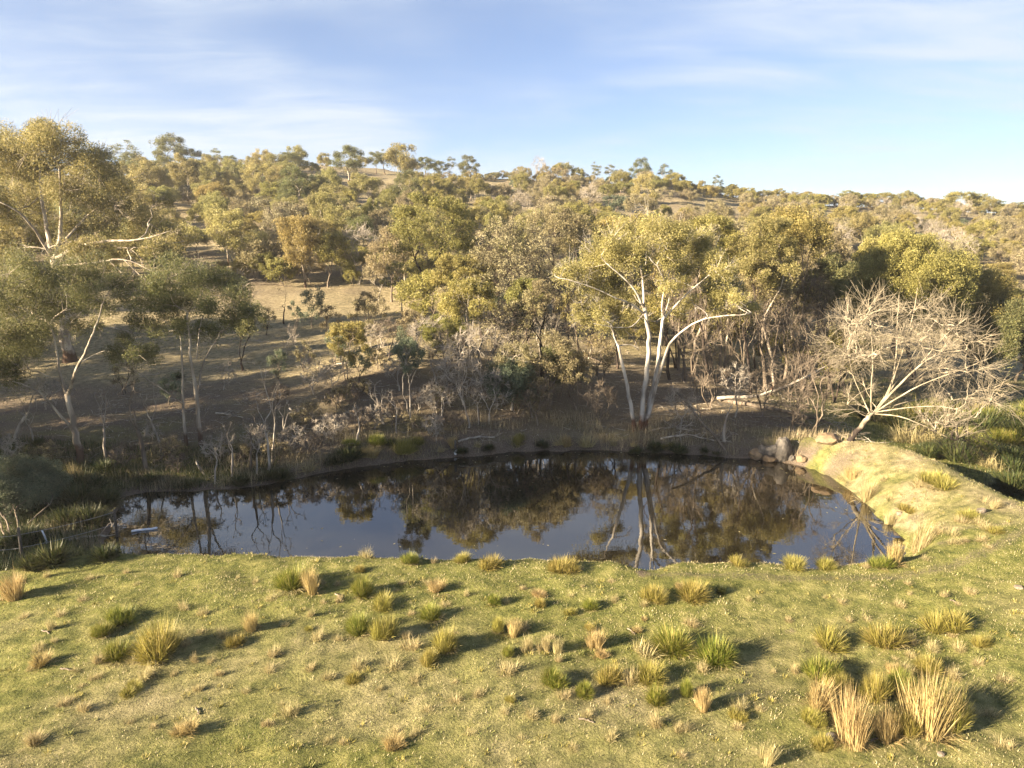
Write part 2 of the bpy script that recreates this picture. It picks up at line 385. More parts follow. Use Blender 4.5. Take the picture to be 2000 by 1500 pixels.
class Tree:
    def __init__(s, rng): s.w = Acc(); s.l = Acc(); s.rng = rng; s.tips = []
    def spread(s, node, d, P, R, rt, ex, depth=0):
        """branch from node to every clump centre in P (radius R), thick limbs where many meet"""
        rng = s.rng; n = len(P)
        if n == 1:
            sd = 4 if rt > .02 else 3
            e = curve_to(s.w, node, d, P[0], rt * 1.25, rt * .6, rng, 5, sd, .08); s.tips.append((P[0], e, R[0])); return
        c = P.mean(0); X = P - c
        u = np.linalg.svd(X, full_matrices=False)[2][0] if n > 2 else X[1] / (np.linalg.norm(X[1]) + 1e-9)
        k = X @ (u + rng.normal(size=3) * .15); o = np.argsort(k); cut = int(np.clip(round(n * rng.uniform(.35, .65)), 1, n - 1))
        for g in (o[:cut], o[cut:]):
            m = len(g); cg = P[g].mean(0)
            if m == 1: s.spread(node, d, P[g], R[g], rt, ex, depth + 1); continue
            L = np.linalg.norm(cg - node); tgt = node + (cg - node) * rng.uniform(.38, .58) + rng.normal(size=3) * L * .06
            r1 = rt * m ** ex; r0 = r1 * 1.12
            e = curve_to(s.w, node, d, tgt, r0, r1 * .92, rng, 5, 6 if r1 > .06 else 4, .06)
            s.spread(tgt, e, P[g], R[g], rt, ex, depth + 1)
    def twigs(s, n, length, r, rng, fork=True, sides=3, up=.25, straight=.7):
        for p, e, R in s.tips:
            for i in range(n):
                v = e * straight + rng.normal(size=3) * (.75 if straight < 1 else .42); v[2] += up * (straight < 1); v /= np.linalg.norm(v)
                L = R * length * rng.uniform(.6, 1.25); q = p - e * rng.uniform(0, R * .6); tip = q + v * L
                m = q + v * L * .5 + rng.normal(size=3) * L * .09
                s.w.tube(np.array([q, m, tip]), [r, r * .75, r * .35], sides, False)
                if fork:
                    for _ in range(2):
                        v2 = v + rng.normal(size=3) * .55; v2 /= np.linalg.norm(v2)
                        s.w.tube(np.array([m, m + v2 * L * .6]), [r * .65, r * .3], sides, False)
    def foliage(s, L, W, cov, flat=.75, puffs=6, droop=.3, pr=.5):
        rng = s.rng
        for p, e, R in s.tips:
            sub = rng.normal(size=(puffs, 3)); sub /= np.linalg.norm(sub, axis=1)[:, None]
            sub *= (R * rng.uniform(.25, .8, puffs))[:, None]; sub[:, 2] = sub[:, 2] * flat + R * .08
            n = int(cov * math.pi * R * R / (L * W * .30))
            if n < 1: continue
            w = rng.integers(0, puffs, n); dv = rng.normal(size=(n, 3)); dv /= np.linalg.norm(dv, axis=1)[:, None]
            dv[:, 2] = np.where(dv[:, 2] < -.3, dv[:, 2] * .85, dv[:, 2])
            rr = R * pr * rng.uniform(.55, 1.05, n) * rng.uniform(.8, 1.25, puffs)[w]
            c = p + sub[w] + dv * rr[:, None] * np.array([1, 1, .5 + .5 * flat])
            c[:, 2] -= np.where(rng.uniform(size=n) < .22, rng.exponential(.38, n), 0) * R
            leaves(s.l, c, L, W, rng, droop)
def finish(t, name, base, bark, leaf, label, cat, group=None):
    o = empty(name, base, label, cat, group)
    if t.w.n: t.w.build('trunk', BARK[bark], o, True, base)
    if t.l.n: t.l.build('crown', LEAF[leaf], o, False, base)
    return o
# ------------------------------------------------------------------ BODY
# ------------------------------------------------------------------ ground and water
def axis(lo, a, b, hi, fine, growth=1.06):
    mid = list(np.arange(a, b + 1e-6, fine)); s = fine; x = b
    while x < hi: s *= growth; x += s; mid.append(x)
    s = fine; x = a
    while x > lo: s *= growth; x -= s; mid.insert(0, x)
    return np.array(mid)
gx = axis(-900, -28, 32, 900, .32, 1.07); gy = axis(-400, 11, 46, 1500, .30, 1.042)
GX, GY = np.meshgrid(gx, gy)
GZ = np.concatenate([height(GX[i:i + 40], GY[i:i + 40]) for i in range(0, len(gy), 40)])
me = bpy.data.meshes.new('ground')
nv = GX.size; nx, ny = len(gx), len(gy)
me.vertices.add(nv); me.vertices.foreach_set('co', np.stack([GX, GY, GZ], -1).astype(np.float32).ravel())
ii = (np.arange(ny - 1)[:, None] * nx + np.arange(nx - 1)[None, :]).ravel()
fq = np.stack([ii, ii + 1, ii + nx + 1, ii + nx], -1)
me.loops.add(fq.size); me.loops.foreach_set('vertex_index', fq.astype(np.int32).ravel())
me.polygons.add(len(fq)); me.polygons.foreach_set('loop_start', (np.arange(len(fq)) * 4).astype(np.int32))
me.polygons.foreach_set('use_smooth', np.ones(len(fq), bool)); me.update(calc_edges=True)
sdp = sdist(POND, GX, GY); sdd = sdist(DAM, GX, GY)
straw = .12 + .5 * sstep(36, 44, GY) + .25 * sstep(60, 160, GY)
straw = np.where(sdd < 1, .10 + .55 * (fbm(GX / 3.2, GY / 2.2, 44) - .35) * sstep(24, 15, GY) + .10 * sstep(23, 14, GY), straw)
straw = np.where((sdd < 1) & (GX > 16) & (GY > 24), .40 + .7 * (fbm(GX / 1.6, GY / 1.6, 47) - .5), straw)
straw = np.where((sdd >= 1) & (GX > 18) & (GY < 50), .15, straw)
dirt = .0 * GX + .55 * sstep(2.4, .3, sdp) * (GY > 25.5) * (sdd > .3) + .30 * sstep(.8, .1, sdp)
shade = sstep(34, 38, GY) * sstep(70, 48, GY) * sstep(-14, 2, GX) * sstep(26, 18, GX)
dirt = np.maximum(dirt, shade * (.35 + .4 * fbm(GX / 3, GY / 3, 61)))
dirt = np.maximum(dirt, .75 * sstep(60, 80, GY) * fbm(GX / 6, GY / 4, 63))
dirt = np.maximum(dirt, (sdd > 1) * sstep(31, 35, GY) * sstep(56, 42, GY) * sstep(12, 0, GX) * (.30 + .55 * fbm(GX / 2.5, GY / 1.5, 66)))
trk = [on_z(a, b, .95)[:2] for a, b in [(1260, 1122), (1420, 1124), (1600, 1128), (1750, 1128), (1850, 1118), (1940, 1092), (2050, 1045)]]
td = np.full(GX.shape, 99.0)
for a, b in zip(trk[:-1], trk[1:]):
    e = b - a; t = np.clip(((GX - a[0]) * e[0] + (GY - a[1]) * e[1]) / (e @ e), 0, 1)
    td = np.minimum(td, np.hypot(GX - a[0] - t * e[0], GY - a[1] - t * e[1]))
dirt = np.maximum(dirt, .46 * sstep(.6, .05, td))
for px, py, r, v in [(1900, 1000, 1.0, .6), (1790, 1010, .8, .5), (1720, 975, .7, .45), (1840, 1060, .7, .45), (1255, 1118, .5, .8), (1940, 1040, .7, .5), (1640, 905, 1.6, .6), (1560, 890, 2.0, .45), (1540, 1235, .35, .6)]:
    q = ground(px, py); dirt = np.maximum(dirt, v * sstep(r, r * .2, np.hypot(GX - q[0], (GY - q[1]))))
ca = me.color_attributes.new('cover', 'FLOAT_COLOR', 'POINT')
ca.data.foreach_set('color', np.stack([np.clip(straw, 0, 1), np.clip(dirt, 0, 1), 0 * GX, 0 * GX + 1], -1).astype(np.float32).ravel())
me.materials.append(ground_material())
go = bpy.data.objects.new('ground', me); COL.objects.link(go)
tag(go, 'grassy dam bank, far shore and rising pasture hill', None, None, 'structure')

cp = np.mean(POND, axis=0)
wp = [cp + (p - cp) * 1.06 for p in POND]
me = bpy.data.meshes.new('water'); me.from_pydata([(p[0], p[1], 0.0) for p in wp], [], [list(range(len(wp)))]); me.update()
me.materials.append(water_material())
wo = bpy.data.objects.new('water', me); COL.objects.link(wo); tag(wo, 'still dark pond reflecting trees and sky', None, None, 'structure')

# ------------------------------------------------------------------ trees drawn one by one after the photograph
def RNG(seed): return np.random.default_rng(seed)
def leafsize(y): return min(max(.0030 * y, .09), .7)
def hero(name, base_px, limbs, clumps, bark, leaf, label, cat, seed, spread=3.0, tip_r=.016, ex=.5, cov=1.25, twig=(7, 1.0, .014), flat=.75, puffs=6, ls=1.0, rscale=1.28, lw=.36, droop=.3, group=None, thin=.74, straight=.7, front=-1.0):
    """limbs: (radius at start, radius at end, [(px, py, metres behind the base), ...]); clumps: (px, py, radius in px)"""
    rng = RNG(seed); b = ground(*base_px); Y = b[1]; t = Tree(rng); ends = []
    recs = []
    for r0, r1, pts in limbs:
        w = np.array([on_y(p[0], p[1], Y + (p[2] if len(p) > 2 else 0.0)) for p in pts])
        if len(w) > 2:   # smooth
            k = np.linspace(0, len(w) - 1, (len(w) - 1) * 3 + 1); w = np.stack([np.interp(k, np.arange(len(w)), w[:, i]) for i in range(3)], -1)
            w[1:-1] = (w[:-2] + 2 * w[1:-1] + w[2:]) / 4
            w[1:-1] += rng.normal(size=w[1:-1].shape) * r0 * thin * .16
        recs.append([r0 * thin, r1 * thin, w])
        d = w[-1] - w[-2]; ends.append((w[-1], d / np.linalg.norm(d), len(recs) - 1))
        if len(w) > 6:
            m = len(w) * 2 // 3; d = w[m] - w[m - 1]; ends.append((w[m], d / np.linalg.norm(d), -1))
    P, R = [], []
    for c in clumps:
        dy = c[3] if len(c) > 3 else rng.uniform(front, 1) * spread
        p = on_y(c[0], c[1], Y + dy); P.append(p); R.append(c[2] * np.linalg.norm(p - np.array([0, 0, CAM_Z])) / FPX * rscale)
    P = np.array(P); R = np.array(R)
    if len(P):
        E = np.array([e[0] for e in ends])
        D = np.linalg.norm(P[:, None] - E[None], axis=2) + 1.2 * np.maximum(E[None, :, 2] - P[:, None, 2], 0)
        own = D.argmin(1)
        for i in range(len(E)):
            g = np.where(own == i)[0]
            k = ends[i][2]
            if k >= 0 and not any(q is not k and np.linalg.norm(recs[q][2][0] - E[i]) < .5 for q in range(len(recs)) if q != k):
                recs[k][1] = max(.012, min(recs[k][1], tip_r * max(len(g), 1) ** ex * 1.1)) if len(g) else .012
            if len(g): t.spread(E[i], ends[i][1], P[g], R[g], tip_r, ex)
        if twig[0]: t.twigs(twig[0], twig[1], twig[2], rng, leaf is None or twig[0] > 8, straight=straight)
        if leaf: t.foliage(leafsize(Y) * ls, leafsize(Y) * ls * lw, cov, flat, puffs, droop)
    for r0, r1, w in recs:
        rr = r0 + (r1 - r0) * np.linspace(0, 1, len(w))
        if abs(w[0][2] - b[2]) < .6: w[0][2] -= .15; rr[0] *= 1.35
        t.w.tube(w, rr, 9 if r0 > .12 else 6)
    return finish(t, name, b, bark, leaf, label, cat, group)

hero('gum_tree', (1248, 842), [
    (.17, .10, [(1240, 842), (1232, 790), (1222, 740), (1212, 690), (1206, 672)]),
    (.07, .03, [(1206, 674), (1198, 655), (1196, 640)]), (.06, .03, [(1207, 676), (1230, 672, .3), (1250, 680, .4)]),
    (.21, .14, [(1251, 842, .1), (1256, 780, .1), (1263, 720), (1268, 670, -.1), (1264, 630, -.2), (1258, 600, -.3)]),
    (.11, .045, [(1258, 602, -.3), (1240, 565, -.8), (1215, 540, -1), (1185, 515, -1.2)]),
    (.10, .04, [(1258, 602, -.3), (1256, 560), (1252, 520, .5), (1245, 482, .8)]),
    (.19, .12, [(1258, 842, .2), (1270, 780, .3), (1282, 730, .4), (1288, 680, .5), (1294, 625, .5)]),
    (.10, .035, [(1294, 625, .5), (1320, 595, .3), (1350, 567, -.2), (1384, 538, -.6)]),
    (.08, .035, [(1294, 628, .5), (1292, 590, .9), (1300, 555, 1.2), (1310, 520, 1.6)]),
    (.05, .03, [(1296, 620, .5), (1310, 578, -.4), (1296, 545, -.8), (1284, 520, -1.2)]),
    (.13, .035, [(1266, 815, .2), (1290, 720, -.2), (1307, 670, -.5), (1340, 640, -.8), (1375, 622, -1), (1420, 616, -1.2), (1455, 614, -1.4)]),
    (.07, .025, [(1262, 615, -.2), (1230, 592, -1), (1205, 583, -1.4), (1160, 562, -1.8), (1110, 546, -2)]),
    (.05, .02, [(1258, 612, -.2), (1235, 640, -1), (1200, 640, -1.6), (1160, 632, -2)])],
    [(1195, 475, 34), (1235, 462, 34), (1280, 455, 36), (1320, 468, 34), (1165, 500, 32), (1360, 500, 30), (1395, 510, 26), (1120, 530, 26), (1150, 525, 28), (1190, 530, 22),
     (1100, 538, 16), (1250, 492, 24), (1300, 505, 28), (1340, 525, 24), (1165, 560, 24), (1200, 558, 20), (1400, 545, 22), (1412, 575, 22), (1440, 585, 18), (1432, 558, 20), (1455, 606, 16), (1385, 572, 16),
     (1195, 600, 24), (1165, 612, 24), (1140, 622, 20), (1225, 615, 20), (1256, 622, 17), (1285, 628, 14), (1215, 640, 17), (1180, 636, 18), (1130, 605, 15), (1330, 550, 14), (1265, 520, 12), (1220, 500, 26), (1370, 470, 24), (1412, 530, 22), (1350, 590, 16), (1396, 602, 15), (1425, 588, 18), (1472, 598, 15), (1300, 560, 18), (1235, 575, 18), (1325, 610, 14)],
    'white', 'gumpale', 'tall white-barked gum with forked trunks standing on the far bank at the water', 'tree', 11, 3.0, .02, .46, 1.5, rscale=1.3, thin=.74, twig=(11, 1.2, .014), puffs=8, front=-.45)

hero('gum_tree', (158, 903), [
    (.24, .17, [(158, 903), (150, 860), (141, 820), (131, 770)]),
    (.11, .04, [(131, 772), (118, 735, .3), (112, 700, .4), (108, 670, .5), (100, 640, .8)]), (.05, .025, [(119, 745, .2), (100, 738), (80, 728)]),
    (.13, .04, [(132, 772), (141, 748, -.3), (150, 715, -.6), (166, 690, -.8), (176, 665, -1), (186, 640, -1), (198, 602, -1.2)]),
    (.05, .02, [(152, 712, -.6), (170, 700, -.2), (190, 690, 0), (205, 685)]),
    (.10, .02, [(147, 842), (120, 815, -.5), (97, 786, -.8), (76, 765, -1), (50, 752, -1.2), (24, 745, -1.4)])],
    [(30, 545, 42), (80, 530, 42), (130, 540, 40), (180, 535, 38), (225, 550, 28), (20, 600, 40), (70, 590, 34), (120, 600, 32), (160, 585, 32), (208, 598, 24), (240, 575, 16), (15, 660, 40), (55, 640, 32),
     (100, 650, 22), (30, 710, 32), (8, 740, 24), (152, 640, 18), (186, 640, 15), (62, 680, 22), (-20, 560, 45), (-25, 640, 40), (-30, 700, 40)],
    'cream', 'gumdark', 'dark-leaved pale-trunked gum forking low on the left bank, leftmost by the water', 'tree', 12, 2.8, .02, .45, 1.05, rscale=1.2, flat=.8, puffs=8, front=-.6, twig=(9, 1.1, .014))

hero('gum_tree', (390, 870), [
    (.12, .07, [(364, 866), (358, 820), (357, 760), (355, 700), (352, 655)]),
    (.17, .07, [(394, 872), (388, 830), (385, 790), (378, 740), (372, 700), (370, 660), (366, 615)]),
    (.08, .035, [(385, 792), (388, 750, .3), (396, 710, .5), (410, 682, .7), (422, 665, 1)]), (.05, .03, [(384, 700, .4), (387, 670, .6), (390, 640, .8)]),
    (.05, .02, [(359, 790), (332, 770, -.6), (296, 746, -1), (268, 728, -1.2)])],
    [(310, 550, 36), (350, 535, 36), (395, 540, 38), (440, 555, 34), (470, 580, 30), (280, 590, 30), (320, 600, 30), (365, 590, 34), (410, 600, 32), (450, 620, 28), (265, 625, 22), (300, 640, 22), (345, 640, 24),
     (390, 648, 24), (430, 645, 20), (230, 690, 24), (262, 690, 22), (290, 690, 20), (245, 660, 17), (490, 610, 24)],
    'cream', 'gumdark', 'dark-crowned gum with two slender pale trunks on the left bank', 'tree', 13, 2.6, .018, .45, 1.05, rscale=1.2, flat=.8, puffs=8, front=-.6, twig=(9, 1.1, .014))

hero('gum_tree', (137, 706), [
    (.58, .42, [(137, 706), (128, 640), (116, 570), (106, 505)]),
    (.26, .10, [(104, 508), (95, 465, .5), (86, 420, 1), (80, 380, 1.2), (78, 335, 1.5)]), (.24, .09, [(108, 506), (118, 470), (119, 400, -.5), (116, 330, -1)]),
    (.18, .06, [(100, 500), (70, 450, -1), (40, 415, -2), (0, 395, -2.5)]),
    (.24, .06, [(110, 505), (150, 482, -1), (205, 470, -2), (275, 470, -3), (335, 450, -3.5)]), (.16, .05, [(120, 480), (160, 430, 1), (200, 400, 2), (240, 380, 3)]),
    (.13, .02, [(112, 520), (170, 515, -2), (212, 508, -2.5), (240, 505, -3), (280, 520, -3.2), (320, 545, -3.4)]),
    (.05, .012, [(240, 505, -3), (270, 535, -3.2), (300, 560, -3.3)]), (.04, .012, [(212, 508, -2.5), (250, 545, -2.8), (270, 575, -3)])],
    [(20, 290, 42), (70, 270, 40), (120, 275, 40), (30, 340, 38), (85, 320, 34), (150, 310, 38), (190, 325, 32), (205, 350, 30), (240, 365, 24), (60, 385, 30), (130, 370, 32), (180, 390, 30), (230, 402, 28), (15, 410, 32),
     (90, 430, 26), (150, 440, 28), (210, 440, 30), (270, 430, 28), (310, 440, 28), (345, 465, 22), (300, 480, 26), (250, 482, 26), (190, 485, 24), (140, 492, 24), (60, 470, 28), (15, 480, 32), (370, 470, 14), (330, 392, 14),
     (300, 398, 14), (30, 510, 26), (160, 345, 24), (45, 300, 30), (100, 262, 24), (-30, 300, 45), (-40, 380, 45), (-40, 450, 45), (-35, 510, 40), (200, 300, 18)],
    'cream', 'gum', 'huge spreading gum at the left edge with thick pale limbs and layered olive crown', 'tree', 14, 5.0, .03, .45, 1.15, rscale=1.16, flat=.75, puffs=8, front=-.5, twig=(9, 1.1, .018))

# the bleached bare tree that leans over the dam wall
rngb = RNG(77); fan = []
while len(fan) < 200:
    an = RAD(rngb.uniform(-22, 128)); rmax = 262 * (1 - .28 * max(0, (math.degrees(an) - 62)) / 60) if an > 0 else 205
    rr = rmax * rngb.uniform(.36, 1) ** .8
    x, y = 1705 + math.cos(an) * rr * .98, 800 - math.sin(an) * rr * .93
    fan.append((x, y, 26 if rr > 140 else 18, rngb.uniform(-1, 1) * 3.2 * min(1, rr / 180)))
fan += [(1640 + i * 9, 800 + 20 * math.sin(i * 2.1) - i * 7, 15, rngb.uniform(-1.5, 1.5)) for i in range(8)]
hero('bare_tree', (1660, 860), [
    (.30, .22, [(1660, 860), (1675, 842), (1690, 822), (1704, 806)]),
    (.12, .035, [(1704, 808), (1730, 775, .5), (1746, 735, .8), (1751, 680, 1), (1753, 620, 1.2), (1756, 575, 1.4)]),
    (.15, .04, [(1704, 808), (1740, 768, -.4), (1795, 712, -.8), (1840, 688, -1), (1885, 684, -1.2)]),
    (.09, .03, [(1708, 806), (1760, 772, -1), (1820, 742, -1.4), (1880, 722, -1.6), (1930, 700, -1.8)]),
    (.07, .018, [(1705, 808), (1757, 812, -.8), (1802, 830, -1.2), (1832, 846, -1.4), (1855, 856, -1.5)]),
    (.07, .02, [(1706, 806), (1770, 796, -1.2), (1830, 792, -1.6), (1880, 802, -2), (1900, 815, -2)]),
    (.07, .02, [(1708, 804), (1780, 782, .8), (1850, 767, 1.2), (1908, 762, 1.4)]),
    (.07, .02, [(1700, 810), (1682, 772, .4), (1666, 735, .6), (1658, 698, .8)]), (.06, .02, [(1698, 812), (1665, 796, -.6), (1645, 785, -1)]),
    (.08, .025, [(1702, 806), (1701, 760, -.8), (1706, 700, -1.2), (1700, 640, -1.6)]), (.09, .03, [(1722, 788), (1762, 728, 1.2), (1802, 662, 1.8), (1832, 620, 2)]),
    (.08, .025, [(1735, 770), (1762, 690, -1.2), (1785, 612, -1.6), (1792, 562, -2)]), (.06, .02, [(1800, 708, -.8), (1850, 650, -1.5), (1890, 620, -2)])],
    fan, 'cleft', None, 'bleached bare tree leaning out over the grassy dam wall at right', 'tree', 15, 2.5, .017, .42, 1, (7, 1.7, .0095), rscale=1.0, thin=.52, straight=1.5)
# ------------------------------------------------------------------ trees grown from a base, a crown and a habit
HABIT = {  # bark, leaf, clumps, clump radius share, tip radius, exponent, cover, flat, twigs, trunk radius per height, fork
    'gum':    dict(bark='cream', leaf='gum', n=26, cr=.30, cov=1.2, flat=.8, tw=(3, .8, .012), fork=.42, puffs=6, shell=.55),
    'gumdark': dict(bark='grey', leaf='gumdark', n=26, cr=.30, cov=1.3, flat=.8, tw=(3, .8, .012), fork=.4, puffs=6, shell=.55),
    'whitegum': dict(bark='white', leaf='gumpale', n=20, cr=.28, cov=1.0, flat=.8, tw=(4, .9, .014), fork=.3, puffs=5, shell=.7),
    'orange': dict(bark='cream', leaf='orange', n=20, cr=.36, cov=1.1, flat=.9, tw=(4, .8, .012), fork=.35, puffs=6, shell=.5),
    'wattle': dict(bark='grey', leaf='wattle', n=30, cr=.28, cov=1.15, flat=.6, tw=(5, 1.0, .011), fork=.3, puffs=6, shell=.75),
    'darkwattle': dict(bark='dark', leaf='green', n=26, cr=.26, cov=.8, flat=.5, tw=(7, 1.2, .012), fork=.3, puffs=5, shell=.8),
    'green':  dict(bark='grey', leaf='green', n=36, cr=.30, cov=1.5, flat=.7, tw=(3, .8, .011), fork=.25, puffs=7, shell=.75),
    'blue':   dict(bark='grey', leaf='blue', n=24, cr=.34, cov=1.25, flat=.9, tw=(3, .9, .01), fork=.15, puffs=7, shell=.5),
    'grey':   dict(bark='grey', leaf='grey', n=28, cr=.28, cov=.75, flat=.7, tw=(8, 1.1, .012), fork=.3, puffs=5, shell=.7),
    'bare':   dict(bark='pale', leaf=None, n=34, cr=.26, cov=0, flat=.7, tw=(9, 1.2, .013), fork=.25, puffs=5, shell=.6),
    'darkbare': dict(bark='dark', leaf='brown', n=34, cr=.26, cov=.3, flat=.7, tw=(9, 1.2, .013), fork=.3, puffs=5, shell=.6),
    'dead':   dict(bark='pale', leaf=None, n=7, cr=.3, cov=0, flat=.8, tw=(4, 1.0, .011), fork=.5, puffs=5, shell=.6),
}
def grown(name, base, cc, cr, habit, seed, label=None, cat='tree', group=None, nscale=1.0, leaf=None, bark=None, trunk_r=None, ls=1.0, cov=1.0, local=False, stems=1, yref=None):
    """base, crown centre, crown radii in metres"""
    H = HABIT[habit]; rng = RNG(seed); t = Tree(rng); base = np.asarray(base, float); cc = np.asarray(cc, float); cr = np.asarray(cr, float)
    n = max(3, int(H['n'] * nscale)); P = []
    while len(P) < n:
        v = rng.normal(size=3); v /= np.linalg.norm(v); v *= rng.uniform(H['shell'], 1.0) ** .6
        if v[2] < -.35 and rng.random() < .75: continue
        if v[2] < -.75: continue
        q = cc + v * cr * .82
        if P and min(np.linalg.norm((q - p) / cr) for p in P) < 1.05 / n ** .5 and rng.random() < .8: continue
        P.append(q)
    P = np.array(P); m = (cr[0] * cr[1] * cr[2]) ** (1 / 3)
    R = m * H['cr'] * 1.02 * rng.uniform(.75, 1.25, n)
    ht = cc[2] + cr[2] - base[2]; tr = trunk_r or max(.05, ht * .0135)
    tip = max(.011, .0035 * ht ** .5 * 1.3); ex = max(.3, math.log(tr * .8 / tip) / math.log(n / stems + .01))
    groups = [np.arange(n)]
    if stems > 1:
        a = np.argsort(P[:, 0] + rng.normal(size=n) * cr[0] * .2); groups = np.array_split(a, stems)
    for gi, g in enumerate(groups):
        b0 = base + np.array([rng.normal() * .12, rng.normal() * .12, -.12]) * (stems > 1) + np.array([0, 0, -.1])
        fk = base + (P[g].mean(0) - base) * H['fork'] * rng.uniform(.85, 1.15); fk[:2] += rng.normal(size=2) * ht * .03
        d0 = np.array([rng.normal() * .12, rng.normal() * .12, 1.0]) if stems == 1 else np.array([(fk - base)[0] * .5, (fk - base)[1] * .5, np.linalg.norm(fk - base)])
        d0 /= np.linalg.norm(d0); k = tr if stems == 1 else tr * .7
        e = curve_to(t.w, b0, d0, fk, k * 1.25, k * .85, rng, 6, 7, .035)
        t.spread(fk, e, P[g], R[g], tip, ex)
    y = yref if yref else base[1]; tw = H['tw']
    t.twigs(tw[0], tw[1], max(tw[2], y * .00022), rng, H['cov'] < .5 and y < 90)
    lf = leaf or H['leaf']
    if H['cov'] > 0: t.foliage(leafsize(y) * ls, leafsize(y) * ls * .36, H['cov'] * cov * .92, H['flat'], H['puffs'])
    return finish(t, name, base, bark or H['bark'], lf, label, cat, group)
def from_px(name, b, c, r, habit, seed, label, cat='tree', depth=None, **kw):
    base = ground(*b); cc = on_y(c[0], c[1], base[1] + kw.pop('dy', 0.0)); s = np.linalg.norm(cc - np.array([0, 0, CAM_Z])) / FPX
    rx, rz = r[0] * s, r[1] * s
    return grown(name, base, cc, (rx, depth or min(rx, 4.5) * .9, rz), habit, seed, label, cat, **kw)

FP = from_px
FP('wattle_tree', (832, 632), (845, 455), (92, 80), 'darkwattle', 101, 'large dark-trunked wattle with airy spreading crown at the right edge of the paddock', nscale=1.5)
FP('gum_tree', (597, 562), (592, 472), (50, 58), 'orange', 102, 'small golden-orange leaved gum at the back edge of the paddock')
FP('gum_tree', (456, 540), (442, 462), (78, 56), 'whitegum', 103, 'wide pale-limbed gum with a charred dark trunk behind the paddock', bark='white')
FP('sapling', (806, 834), (800, 695), (34, 40), 'blue', 104, 'slim pale-stemmed blue-green sapling on the far bank', 'sapling', trunk_r=.07, bark='pale', nscale=.6)
FP('wattle_tree', (676, 742), (680, 670), (46, 46), 'grey', 105, 'feathery olive small tree with a fallen limb beside it on the slope', stems=2, cov=1.3, leaf='wattle')
FP('sapling', (576, 664), (577, 612), (15, 26), 'blue', 106, 'tiny dark sapling alone in the middle of the paddock', 'sapling', trunk_r=.05, nscale=.35)
FP('wattle_tree', (474, 724), (490, 634), (30, 54), 'blue', 107, 'dark feathery small tree with thin curved trunk right of the twin-trunked gum', leaf='gumdark', bark='dark', trunk_r=.08, nscale=.8)
FP('wattle_tree', (930, 722), (918, 590), (64, 48), 'wattle', 108, 'bright yellow-green wattle with pale splayed stems left of the white gum', bark='pale', stems=3, nscale=1.3)
FP('wattle_tree', (1032, 704), (1030, 585), (46, 42), 'green', 109, 'small dark green wattle with yellow top close left of the white gum')
FP('wattle_tree', (1010, 806), (1000, 752), (62, 56), 'blue', 110, 'shaded blue-green feathery wattle low on the far bank', stems=2)
FP('wattle_tree', (1095, 775), (1096, 715), (52, 46), 'blue', 111, 'shaded olive feathery wattle just left of the white gum trunk', leaf='gumdark')
FP('wattle_tree', (870, 720), (868, 655), (58, 44), 'wattle', 112, 'low yellow-green feathery wattle at the lower right of the paddock', leaf='green')
FP('wattle_tree', (1000, 655), (1000, 490), (80, 72), 'darkbare', 113, 'black-branched thinly leaved tree in the middle of the belt', bark='dark', nscale=1.4)
FP('wattle_tree', (1085, 640), (1085, 460), (72, 64), 'grey', 114, 'grey-olive tree behind and left of the white gum crown', nscale=1.2)
FP('wattle_tree', (1235, 640), (1238, 452), (84, 30), 'wattle', 115, 'yellow flat-topped wattle peeping over the white gum', nscale=1.2)
FP('wattle_tree', (960, 640), (955, 520), (52, 40), 'wattle', 116, 'tawny yellow wattle in front of the black-branched tree')
FP('gum_tree', (1502, 772), (1496, 500), (62, 82), 'gum', 117, 'tall pale-trunked gum right of the white gum, first of the right belt', bark='cream', nscale=1.2, trunk_r=.11)
FP('wattle_tree', (1385, 742), (1385, 480), (62, 62), 'wattle', 118, 'olive wattle directly behind the right half of the white gum', nscale=1.2)
FP('gum_tree', (1530, 748), (1540, 468), (74, 56), 'orange', 119, 'golden-topped gum, tallest of the right belt', leaf='wattle', bark='grey', trunk_r=.11, nscale=1.4)
FP('wattle_tree', (1490, 764), (1488, 560), (62, 72), 'grey', 120, 'grey branchy tree between the pale-trunked gum and the golden-topped gum', nscale=1.4)
FP('wattle_tree', (1565, 770), (1560, 585), (58, 76), 'bare', 121, 'grey leafless many-stemmed tree in the shade of the right belt', bark='grey', stems=3, nscale=1.4)
FP('wattle_tree', (1620, 760), (1618, 560), (50, 66), 'green', 122, 'dark green tree at the right end of the belt', leaf='gumdark', nscale=1.1)
FP('wattle_tree', (1600, 715), (1596, 500), (62, 60), 'grey', 123, 'dull bronze-crowned tree behind the right end of the belt', leaf='grey', nscale=1.3, trunk_r=.1)
FP('wattle_tree', (1340, 745), (1335, 590), (46, 70), 'bare', 124, 'thin grey tree with bare twigs behind the white gum trunks', bark='grey', stems=2, nscale=1.1)
FP('wattle_tree', (1785, 745), (1770, 560), (108, 92), 'green', 125, 'broad round yellow-green tree behind the bleached bare tree', leaf='wattle', nscale=2.0, cov=1.1)
FP('wattle_tree', (1750, 700), (1755, 500), (74, 42), 'wattle', 126, 'yellow domed tree rising above the round yellow-green tree', nscale=1.2)
FP('wattle_tree', (1900, 735), (1890, 600), (72, 76), 'green', 127, 'dark-sided olive tree right of the round yellow-green tree', leaf='wattle', nscale=1.6)
FP('wattle_tree', (1985, 745), (1975, 660), (62, 76), 'green', 128, 'dense deep green tree at the right edge above the flat', leaf='gumdark', nscale=1.8)
FP('wattle_tree', (1690, 780), (1660, 690), (56, 60), 'green', 129, 'low yellow-green tree behind the stem of the bleached bare tree', leaf='wattle', nscale=1.1)
FP('bare_tree', (915, 835), (900, 740), (62, 62), 'bare', 130, 'slender leaning leafless tree with reddish stem at the far water edge', trunk_r=.06, nscale=.8)
